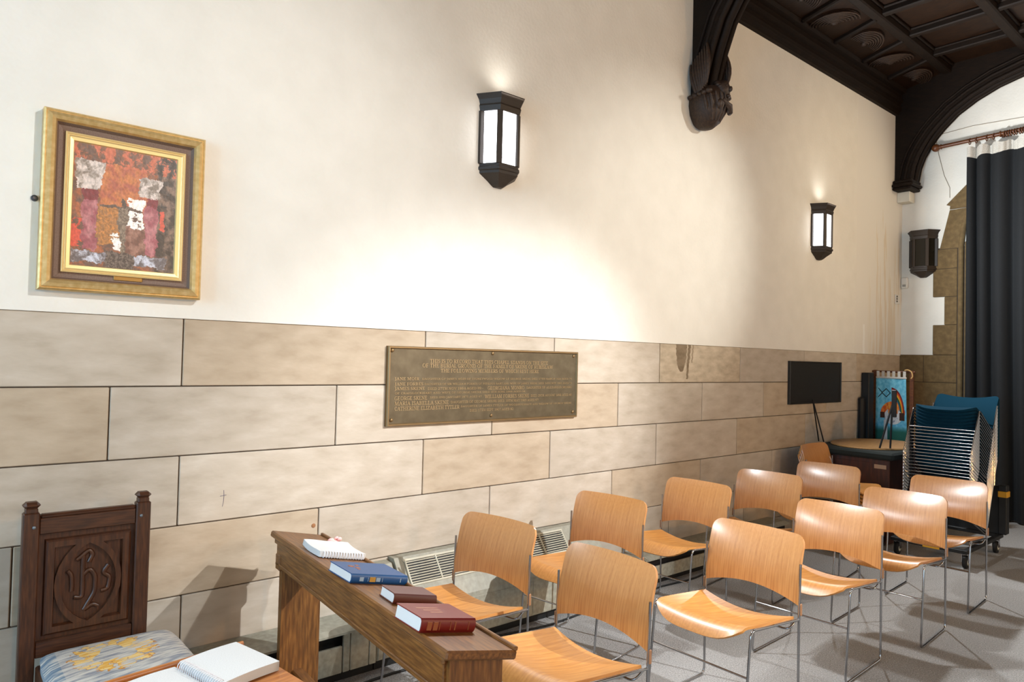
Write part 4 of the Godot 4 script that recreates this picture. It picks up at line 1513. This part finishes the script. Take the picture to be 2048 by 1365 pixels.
func open_booklet() -> void:
	var dz := Basis(Vector3.UP, DESK_TURN)
	var bs := dz * Basis(Vector3(0, 0, 1), atan(SLOPE)) * Basis(Vector3.UP, 0.03)
	var lx := 0.012
	var lz := -0.348
	var t := thing("comb_bound_booklet", "white comb-bound booklet lying open-edged at the desk's wall end", "booklet")
	t.transform = Transform3D(bs, DESK_AT + dz * Vector3(lx, desk_top_y(lx) + 0.0006, lz))
	var s := st()
	var f := func(u: float, v: float) -> Vector3:
		var w := v * 2 - 1
		return Vector3((u - 0.5) * 0.190, 0.012 + 0.009 * w * w * (1 if w < 0 else 0.2) + 0.001 * sin(u * 9.0), w * 0.085)
	sheet(s, f, 14, 14, 0.022, Vector3.UP)
	obj("pages", s, MT.paper, t)
	s = st()
	coil(s, Vector3(-0.085, 0.013, 0.085), Vector3(0.085, 0.013, 0.085), Vector3.UP, 15, 0.0115, 0.0018)
	obj("binding", s, MT.wire, t)

# ------------------------------------------------------------------ carved chair
func vesica(k: float) -> Array:
	# pointed oval of half width 0.0885 k and half height 0.141 k, as one loop
	var hw := 0.0885 * k
	var hh := 0.141 * k
	var R := (hw * hw + hh * hh) / (2 * hw)
	var o := []
	var a0 := asin(hh / R)
	for i in 13:
		var a := -a0 + 2 * a0 * i / 12.0
		o.append(Vector2(R * cos(a) - (R - hw), R * sin(a)))
	for i in range(1, 12):
		var a := -a0 + 2 * a0 * i / 12.0
		o.append(Vector2(-(R * cos(a) - (R - hw)), -R * sin(a)))
	return o

func build_carved_chair() -> void:
	# origin at the floor below the back; the back faces +z
	var t := thing("carved_chair", "dark carved wooden chair with pointed-oval panel and woven cushion", "chair", Vector3(0.503, 0, 0.245), 0.0)
	var PW := 0.354
	for sx in [-1.0, 1.0]:
		var s := st()
		bx(s, sx * PW / 2 - 0.025, sx * PW / 2 + 0.025, 0.0, 0.950, -0.022, 0.022, 0.004)
		bx(s, sx * PW / 2 - 0.019, sx * PW / 2 + 0.019, 0.948, 0.966, -0.018, 0.018, 0.003)
		var po := obj("post", s, MT.dark_y, t)
		s = st()
		box(s, Vector3(sx * PW / 2, 0.976, 0), Vector3(0.052, 0.023, 0.048), 0.0105)
		obj("finial", s, MT.dark_x, po)
		s = st()
		ball(s, Vector3(sx * PW / 2 - sx * 0.008, 0.900, 0.023), Vector3(0.006, 0.006, 0.004), 8, 6)
		obj("peg", s, plain(Color(0.45, 0.48, 0.5), 0.35, 0.5), po)
	var iw := PW / 2 - 0.025
	var s := st()
	bx(s, -iw, iw, 0.871, 0.929, -0.012, 0.014, 0.003)
	bx(s, -iw, iw, 0.926, 0.942, -0.016, 0.019, 0.007)
	obj("top_rail", s, MT.dark_x, t)
	s = st()
	bx(s, -iw, iw, 0.440, 0.496, -0.012, 0.014, 0.003)
	obj("lower_rail", s, MT.dark_x, t)
	# panel: sunk field, raised margin, mandorla ring and monogram
	s = st()
	bx(s, -iw, iw, 0.49, 0.875, -0.014, -0.004)
	var pa := obj("panel", s, MT.dark_recess, t)
	s = st()
	var cy := 0.680
	frame_ring(s, 0.276, 0.340, [Vector2(0, -0.004), Vector2(0.004, 0.008), Vector2(0.010, 0.013), Vector2(0.030, 0.013), Vector2(0.034, 0.000)])
	var mg := obj("margin", s, MT.dark_y, pa)
	mg.position = Vector3(0.004, cy, 0)
	s = st()
	var va := vesica(1.0)
	var vb := vesica(1.2)
	for i in va.size():
		var j := (i + 1) % va.size()
		var lim := func(q: Vector2) -> Vector2: return Vector2(clampf(q.x, -0.120, 0.120), clampf(q.y, -0.152, 0.152))
		var bi: Vector2 = lim.call(vb[i])
		var bj: Vector2 = lim.call(vb[j])
		var a0 := Vector3(va[i].x, va[i].y, 0.0128)
		var a1 := Vector3(va[j].x, va[j].y, 0.0128)
		var b0 := Vector3(bi.x, bi.y, 0.0128)
		var b1 := Vector3(bj.x, bj.y, 0.0128)
		var dn := Vector3(0, 0, -0.0165)
		quad(s, a0, a1, b1, b0, Vector3(0, 0, 1))
		quad(s, a0, a1, a1 + dn, a0 + dn, -a0 * Vector3(1, 1, 0))
		quad(s, b0, b1, b1 + dn, b0 + dn, b0 * Vector3(1, 1, 0))
	var mr := obj("mandorla", s, MT.dark_y, pa)
	mr.position = Vector3(0.004, cy, 0)
	# gothic ihs
	s = st()
	var strokes := [
		[[-0.065, 0.047], [-0.052, 0.030], [-0.050, -0.004], [-0.050, -0.028]],
		[[-0.037, 0.081], [-0.016, 0.098], [0.001, 0.114], [0.014, 0.095], [0.002, 0.068]],
		[[-0.018, 0.094], [-0.017, 0.03], [-0.016, -0.057], [-0.042, -0.052]],
		[[-0.014, 0.026], [0.005, 0.045], [0.024, 0.014], [0.023, -0.043], [-0.009, -0.103]],
		[[0.065, 0.049], [0.046, 0.021], [0.072, 0.005], [0.066, -0.040], [0.043, -0.044]],
		[[-0.009, -0.103], [0.017, -0.086], [0.035, -0.096]]]
	for q in strokes:
		var pts := []
		for p in q:
			pts.append(Vector3(p[0], p[1], -0.002))
		tube(s, rounded(pts, 0.014, 3), 0.0085, 8)
	var mo := obj("monogram", s, MT.dark_y, pa)
	mo.position = Vector3(0.004, cy, 0)
	# seat frame, front legs
	s = st()
	bx(s, -0.150, 0.270, 0.36, 0.42, 0.02, 0.40, 0.006)
	obj("seat_frame", s, MT.dark_x, t)
	for lx in [-0.125, 0.245]:
		s = st()
		bx(s, lx - 0.022, lx + 0.022, 0.0, 0.37, 0.35, 0.395, 0.004)
		obj("front_leg", s, MT.dark_y, t)
		s = st()
		bx(s, lx - 0.012, lx + 0.012, 0.10, 0.14, 0.0, 0.37, 0.003)
		obj("side_stretcher", s, MT.dark_x, t)
	# cushion with a woven sunburst: a thing that rests on the seat
	s = st()
	var f := func(u: float, v: float) -> Vector3:
		var a := u * 2 - 1
		var b := v * 2 - 1
		var k := (1 - pow(absf(a), 6)) * (1 - pow(absf(b), 6))
		var sq := 1.0 - 0.05 * pow(absf(a * b), 4)
		return Vector3(0.573 + a * 0.215 * sq, 0.447 + 0.022 * sqrt(maxf(k, 0.0)), 0.465 + b * 0.192 * sq)
	sheet(s, f, 24, 24, 0.004, Vector3.UP)
	s.set_smooth_group(9)
	for q in 96:
		var g0 := q / 96.0
		var g1 := (q + 1) / 96.0
		var e := func(g: float) -> Vector3:
			var h := fmod(g, 1.0) * 4.0
			var i := int(h)
			var r := h - i
			return f.call([r, 1.0, 1.0 - r, 0.0][i], [0.0, r, 1.0, 1.0 - r][i])
		var a: Vector3 = e.call(g0)
		var b: Vector3 = e.call(g1)
		var lo := Vector3(0, 0.026, 0)
		s.set_uv(Vector2(0.02, 0.02))
		quad(s, a, b, b - lo, a - lo, (a + b) * 0.5 - Vector3(0.573, 0.447, 0.465))
	var m := plain(Color.WHITE, 0.95)
	m.albedo_texture = ImageTexture.create_from_image(cushion_image())
	m.heightmap_enabled = true
	m.heightmap_texture = noise_tex(29, 0.2, 2, [[0.0, Color.BLACK], [1.0, Color.WHITE]], 256)
	m.heightmap_scale = 0.1
	tag(obj("seat_cushion", s, m), "grey woven cushion with a yellow sunburst on the carved chair", "cushion")

func cushion_image() -> Image:
	var w := 384
	var im := Image.create(w, w, false, Image.FORMAT_RGB8)
	var n := FastNoiseLite.new()
	n.seed = 33
	n.frequency = 0.012
	n.fractal_octaves = 4
	for j in w:       # v runs with z (front), u with x
		for i in w:
			var u := float(i) / w
			var v := float(j) / w
			var a := n.get_noise_2d(i * 0.7 - j * 0.25, j * 4.5 + i * 1.1)
			var c := Color(0.70, 0.68, 0.65).lerp(Color(0.50, 0.51, 0.54), clampf(0.1 + a * 1.6, 0, 1))
			c = c.lerp(Color(0.80, 0.775, 0.73), clampf(-a * 1.8 - 0.05, 0, 1))
			if u < 0.10 or v < 0.05:  # cool light from the left painted as blue tint along two edges
				c = c.lerp(Color(0.30, 0.42, 0.52), 0.6 * clampf(0.5 + a * 2, 0, 1))
			# sunburst
			var d := Vector2((u - 0.47) / 0.33, (v - 0.44) / 0.40)
			var r := d.length()
			var g := atan2(d.y, d.x)
			var ray := 0.50 + 0.50 * absf(sin(g * 5.5 + 2.2 * n.get_noise_2d(i * 1.5, j * 1.5)))
			if r < ray and r > 0.42 + 0.10 * sin(g * 3.0) and a + 0.35 * sin(g * 4.0) > -0.28:
				c = Color(0.84, 0.62, 0.25).lerp(Color(0.88, 0.76, 0.50), clampf(0.45 + a * 1.8, 0, 1))
				if ray - r < 0.05:
					c = Color(0.70, 0.46, 0.20)
			im.set_pixel(i, j, c)
	return im

# ------------------------------------------------------------------ little table in front
func build_small_table() -> void:
	var t := thing("small_table", "small orange-brown wooden table before the carved chair, papers on top", "table", Vector3(0.60, 0, 1.23), 0.13)
	# local: top from x -0.30..0.245, z -0.22..0.2
	var s := st()
	bx(s, -0.30, 0.236, 0.595, 0.620, -0.20, 0.20, 0.004)
	obj("top", s, MT.table_wood, t)
	s = st()
	tube(s, [Vector3(-0.30, 0.622, -0.203), Vector3(0.232, 0.622, -0.203)], 0.010, 10)
	obj("back_lip", s, MT.table_wood, t)
	s = st()
	bx(s, -0.28, 0.215, 0.53, 0.596, -0.18, -0.162, 0.002)
	bx(s, -0.28, 0.215, 0.53, 0.596, 0.162, 0.18, 0.002)
	bx(s, -0.28, -0.262, 0.53, 0.596, -0.18, 0.18, 0.002)
	bx(s, 0.197, 0.215, 0.53, 0.596, -0.18, 0.18, 0.002)
	obj("apron", s, MT.table_wood, t)
	for x in [-0.26, 0.195]:
		for z in [-0.16, 0.16]:
			s = st()
			bx(s, x - 0.02, x + 0.02, 0.0, 0.60, z - 0.02, z + 0.02, 0.003)
			obj("leg", s, MT.table_wood, t)
	notebook("spiral_notebook", "thick white spiral notebook on the small table's back corner", Vector3(0.712, 0.6206, 1.155), 0.24, Vector3(0.175, 0.026, 0.215))
	notebook("spiral_notebook", "thin white spiral pad beside the thick notebook, cut by the frame", Vector3(0.535, 0.6206, 1.170), 0.20, Vector3(0.150, 0.010, 0.19))
	s = st()
	box(s, Vector3.ZERO, Vector3(0.15, 0.0012, 0.20), 0.0, Basis(Vector3.UP, 0.1))
	var o := obj("paper_sheet", s, MT.paper)
	o.position = Vector3(0.585, 0.6213, 1.29)
	tag(o, "loose white paper sheet on the small table under the notebooks", "paper")

func notebook(called: String, label: String, at: Vector3, turn: float, size: Vector3) -> void:
	var t := thing(called, label, "notebook", at, turn)
	var s := st()
	var f := func(u: float, v: float) -> Vector3:
		return Vector3((u - 0.5) * size.x, size.y * 0.5 + 0.003 * sin(u * PI), (v - 0.5) * size.z)
	sheet(s, f, 8, 4, size.y, Vector3.UP)
	obj("pages", s, MT.paper, t)
	s = st()
	var r := size.y * 0.5 + 0.003
	coil(s, Vector3(-size.x / 2, r, -size.z / 2 + 0.008), Vector3(-size.x / 2, r, size.z / 2 - 0.008), Vector3.UP, 20, r - 0.001, 0.0013)
	obj("spiral_wire", s, MT.wire, t)

# ------------------------------------------------------------------ far corner
func build_corner() -> void:
	# cabinet table with a cloth edge and a round board
	var t := thing("corner_table", "dark cabinet table with green cloth edge in the far corner", "table", Vector3(6.85, 0, 0.40))
	var s := st()
	bx(s, -0.50, 0.52, 0.02, 0.735, -0.31, 0.34, 0.004)
	obj("body", s, MT.cabinet, t)
	s = st()
	bx(s, -0.503, -0.499, 0.10, 0.70, -0.27, 0.20, 0.001)
	obj("door_panel", s, MT.cabinet, t)
	s = st()
	bx(s, -0.54, 0.56, 0.735, 0.80, -0.36, 0.385, 0.018)
	obj("cloth_edge", s, MT.green_cloth, t)
	s = st()
	bx(s, -0.507, -0.502, 0.655, 0.69, 0.215, 0.315, 0.001)
	obj("paper_label", s, plain(Color(0.62, 0.50, 0.40), 0.8), t)
	s = st()
	lathe(s, [Vector2(0, 0.80), Vector2(0.375, 0.80), Vector2(0.38, 0.806), Vector2(0.375, 0.815), Vector2(0, 0.815)], 40, Transform3D(Basis.from_scale(Vector3(1.3, 1, 0.95)), Vector3(0.03, 0, 0.01)), false)
	tag(obj("round_board", s, MT.board_wood), "oval honey-coloured wooden board on the dark corner table", "board")
	get_node("round_board").position = Vector3(6.85, 0, 0.40)
	# black wire stands
	wire_stand("thin black wire stand against the wall under the small tablet", Vector3(6.36, 1.215, 0.055), [Vector3(6.53, 0.817, 0.035), Vector3(6.515, 0.817, 0.09)], false)
	wire_stand("black stand with flat upright bar before the blue banner", Vector3(6.60, 1.20, 0.66), [Vector3(6.49, 0.817, 0.60), Vector3(6.55, 0.817, 0.665)], true)
	# banner on its wooden stand
	banner()
	# dark narrow uprights in the corner
	s = st()
	bx(s, 7.50, 7.62, 0.0, 1.47, 0.010, 0.085, 0.008)
	tag(obj("dark_upright", s, MT.black), "tall narrow black upright strip between wall and banner", "case")
	s = st()
	bx(s, 7.415, 7.495, 0.0, 1.22, 0.008, 0.060, 0.02)
	tag(obj("dark_upright", s, MT.black), "shorter narrow black upright strip against the wall behind the corner table", "case")
	# black box with white letters, half hidden by the chairs
	t = thing("black_box", "black box with white letters between the banner and stacked chairs", "box", Vector3(7.53, 0, 0.68))
	s = st()
	bx(s, -0.06, 0.10, 0.0, 1.10, -0.13, 0.08, 0.006)
	obj("box_body", s, MT.black, t)
	var am := st()
	words(am, "lat", -0.07, 0.03, 0.0, 0.075, true)
	var o := MeshInstance3D.new()
	o.mesh = am.commit()
	o.material_override = MT.white_paint
	o.name = "lettering"
	t.add_child(o)
	o.transform = Transform3D(Basis(Vector3.UP, -PI / 2), Vector3(-0.0615, 0.93, -0.04))
	s = st()
	tube(s, rounded([Vector3(0.0, 1.10, -0.10), Vector3(-0.02, 1.16, -0.10), Vector3(-0.02, 1.165, 0.10), Vector3(0.0, 1.10, 0.06)], 0.02), 0.005, 6)
	obj("handle", s, MT.black, t)

func wire_stand(label: String, apex: Vector3, feet: Array, bar: bool) -> void:
	var t := thing("wire_stand", label, "stand")
	for p in feet:
		var s := st()
		var q: Vector3 = p
		tube(s, rounded([q, apex + (q - apex) * 0.06, apex], 0.02), 0.006 if not bar else 0.008, 6)
		obj("leg", s, MT.black, t)
	if bar:
		var s := st()
		bx(s, apex.x - 0.01, apex.x + 0.01, apex.y - 0.11, apex.y + 0.13, apex.z - 0.005, apex.z + 0.035, 0.004)
		obj("upright", s, MT.black, t)

func banner() -> void:
	var x := 7.75
	var t := thing("banner_stand", "brown wooden posts and crossbar carrying the blue banner", "stand")
	var s := st()
	for z in [0.015, 0.372]:
		s = st()
		bx(s, x + 0.02, x + 0.05, 0.0, 1.50, z, z + 0.035, 0.003)
		obj("post", s, MT.rod_wood, t)
	s = st()
	tube(s, [Vector3(x + 0.035, 1.485, 0.0), Vector3(x + 0.035, 1.485, 0.42)], 0.011, 8)
	obj("crossbar", s, MT.rod_wood, t)
	var b := thing("banner", "blue cloth banner with fish outline, rainbow and white shapes", "banner")
	var f := func(u: float, v: float) -> Vector3:
		return Vector3(x + 0.010 - 0.007 * sin(u * 13.0 + v * 1.2) * (1 - 0.3 * v), lerpf(0.60, 1.42, v), lerpf(0.052, 0.345, u) + (0.022 * (1 - v) * (u - 0.2)))
	s = st()
	sheet(s, f, 20, 12, 0.003, Vector3(-1, 0, 0))
	var m := plain(Color.WHITE, 0.9)
	m.albedo_texture = ImageTexture.create_from_image(banner_image())
	obj("cloth", s, m, b)
	s = st()
	bx(s, x - 0.002, x + 0.016, 1.412, 1.432, 0.050, 0.350, 0.004)
	obj("hem", s, MT.tape, b)
	for k in 6:
		var z := 0.055 + k * 0.052
		s = st()
		bx(s, x + 0.004, x + 0.010, 1.425, 1.490, z, z + 0.028, 0.001)
		obj("hanging_loop", s, MT.tape, b)
	s = st()
	tube(s, rounded([Vector3(x + 0.01, 1.50, 0.33), Vector3(x, 1.51, 0.36), Vector3(x, 1.49, 0.40), Vector3(x, 1.44, 0.41), Vector3(x, 1.42, 0.395)], 0.03), 0.007, 6)
	obj("cord", s, plain(Color(0.75, 0.60, 0.38), 0.8), b)

func banner_image() -> Image:
	# image columns run up the banner (v), rows across it (u): sheet UV = (u, v)
	var w := 256
	var h := 512
	var im := Image.create(w, h, false, Image.FORMAT_RGB8)
	var n := FastNoiseLite.new()
	n.seed = 4
	n.frequency = 0.03
	for j in h:
		for i in w:
			var u := float(i) / w             # 0 = wall side, 1 = room side
			var y := 0.60 + 0.82 * j / h      # height in metres
			var z := 0.052 + 0.293 * u
			var v := n.get_noise_2d(i, j)
			var c := Color(0.34, 0.66, 0.78).lerp(Color(0.50, 0.78, 0.86), clampf(0.5 + v, 0, 1))
			if y < 0.92:
				c = Color(0.16, 0.40, 0.34).lerp(c, clampf((y - 0.86) / 0.06, 0, 1))
			# orange hill under the rainbow
			var d := Vector2(z - 0.215, y - 1.06).length()
			if y > 1.04 and d < 0.115:
				c = Color(0.86, 0.36, 0.14).lerp(Color(0.92, 0.60, 0.24), clampf(0.5 + v * 2, 0, 1))
			# rainbow arc on the right
			var d2 := Vector2((z - 0.20) / 0.125, (y - 1.05) / 0.27).length()
			if z > 0.205 and y > 1.05 and d2 > 0.62 and d2 < 1.0:
				var k := int((d2 - 0.62) / 0.38 * 5.0)
				c = [Color(0.12, 0.36, 0.45), Color(0.10, 0.30, 0.20), Color(0.85, 0.62, 0.15), Color(0.80, 0.30, 0.12), Color(0.45, 0.10, 0.10)][clampi(k, 0, 4)]
			# white dove-like shape and tail
			var e := Vector2((z - 0.215) / 0.085, (y - 1.02) / 0.085).length()
			if e < 1.0 and not (y > 1.05 and absf(z - 0.215) < 0.045):
				c = Color(0.86, 0.85, 0.84).lerp(Color(0.55, 0.55, 0.60), clampf(v * 2.0, 0, 1))
			if absf(z - 0.145) < 0.017 and y < 0.98 and y > 0.77:
				c = Color(0.86, 0.84, 0.82)
			if absf(z - 0.115) < 0.02 and y > 1.0 and y < 1.06:
				c = Color(0.25, 0.14, 0.09)
			if absf(z - 0.30) < 0.025 and y > 0.98 and y < 1.06:
				c = Color(0.25, 0.14, 0.09)
			# fish outline
			var fx := (z - 0.150) / 0.043
			var fy := (y - 1.262) / 0.043
			if absf(absf(fx) + absf(fy) - 1.0) < 0.13:
				c = Color(0.06, 0.06, 0.07)
			if z < 0.112 and z > 0.074 and absf(absf(y - 1.262) - (0.112 - z) * 1.25) < 0.006:
				c = Color(0.06, 0.06, 0.07)
			im.set_pixel(i, j, c)
	return im

# ------------------------------------------------------------------ curtain and pole
func build_curtain() -> void:
	var x := 8.42
	var t := thing("curtain_pole", "brown wooden curtain pole with ball finial across the end wall", "curtain pole")
	var s := st()
	tube(s, [Vector3(x, 3.944, 0.40), Vector3(x, 4.02, 3.0)], 0.021, 12)
	obj("pole", s, MT.rod_wood, t)
	s = st()
	ball(s, Vector3(x, 3.943, 0.38), Vector3(0.042, 0.042, 0.042), 16, 12)
	lathe(s, [Vector2(0.024, 0), Vector2(0.03, 0.006), Vector2(0.024, 0.012)], 14, Transform3D(Basis(Vector3.RIGHT, PI / 2), Vector3(x, 3.945, 0.425)))
	obj("finial", s, MT.rod_wood, t)
	for zb in [0.98, 2.6]:
		s = st()
		var yy: float = 3.944 + (zb - 0.40) * 0.0292
		bx(s, x, XE, yy - 0.02, yy + 0.02, zb - 0.012, zb + 0.012, 0.004)
		ball(s, Vector3(x, yy, zb), Vector3(0.032, 0.032, 0.016), 12, 8)
		obj("bracket", s, MT.rod_wood, t)
	# rings: things of their own
	var zs := [0.705, 0.765, 0.86, 0.92, 1.015, 1.035, 1.055, 1.075, 1.10, 1.12, 1.15, 1.17, 1.19]
	var words_ := ["first", "second", "third", "fourth", "fifth", "sixth", "seventh", "eighth", "ninth", "tenth", "eleventh", "twelfth", "thirteenth"]
	for i in zs.size():
		s = st()
		var yy: float = 3.944 + (zs[i] - 0.40) * 0.0292
		var pts := []
		for k in 18:
			var g := TAU * k / 18
			pts.append(Vector3(x + 0.031 * cos(g), yy - 0.010 + 0.031 * sin(g), zs[i] + 0.004 * sin(g)))
		tube(s, pts, 0.005, 6, true)
		tag(obj("curtain_ring", s, MT.rod_wood), "wooden curtain ring, %s from the ball finial" % words_[i], "curtain ring", "curtain rings on the pole")
	# curtain
	var c := thing("curtain", "tall dark blue-black pleated curtain with white heading tape", "curtain")
	var f := func(u: float, v: float) -> Vector3:
		var z := lerpf(0.695, 2.9, u)
		var ph := z * 42.0 + 1.4 * sin(z * 9.0) + 0.5 * sin(v * 3.0 + z * 5.0)
		var amp := 0.034 + 0.022 * (1 - v)
		return Vector3(x - 0.01 + amp * sin(ph) + 0.012 * sin(ph * 0.37 + 2.0) * (1 - v), lerpf(0.015, 3.83 + (z - 0.7) * 0.0292, v), z + 0.010 * cos(ph * 1.0))
	s = st()
	sheet(s, f, 260, 14, 0.004, Vector3(-1, 0, 0))
	obj("cloth", s, MT.curtain, c)
	var f2 := func(u: float, v: float) -> Vector3:
		var p: Vector3 = f.call(u, 0.985)
		var z := lerpf(0.695, 2.9, u)
		return Vector3(p.x - 0.004 - 0.004 * sin(z * 170.0), lerpf(3.765 + 0.012 * sin(z * 31.0), 3.868 + 0.010 * sin(z * 55.0), v) + (z - 0.7) * 0.0292, p.z)
	s = st()
	sheet(s, f2, 300, 3, 0.004, Vector3(-1, 0, 0))
	obj("heading_tape", s, MT.tape, c)
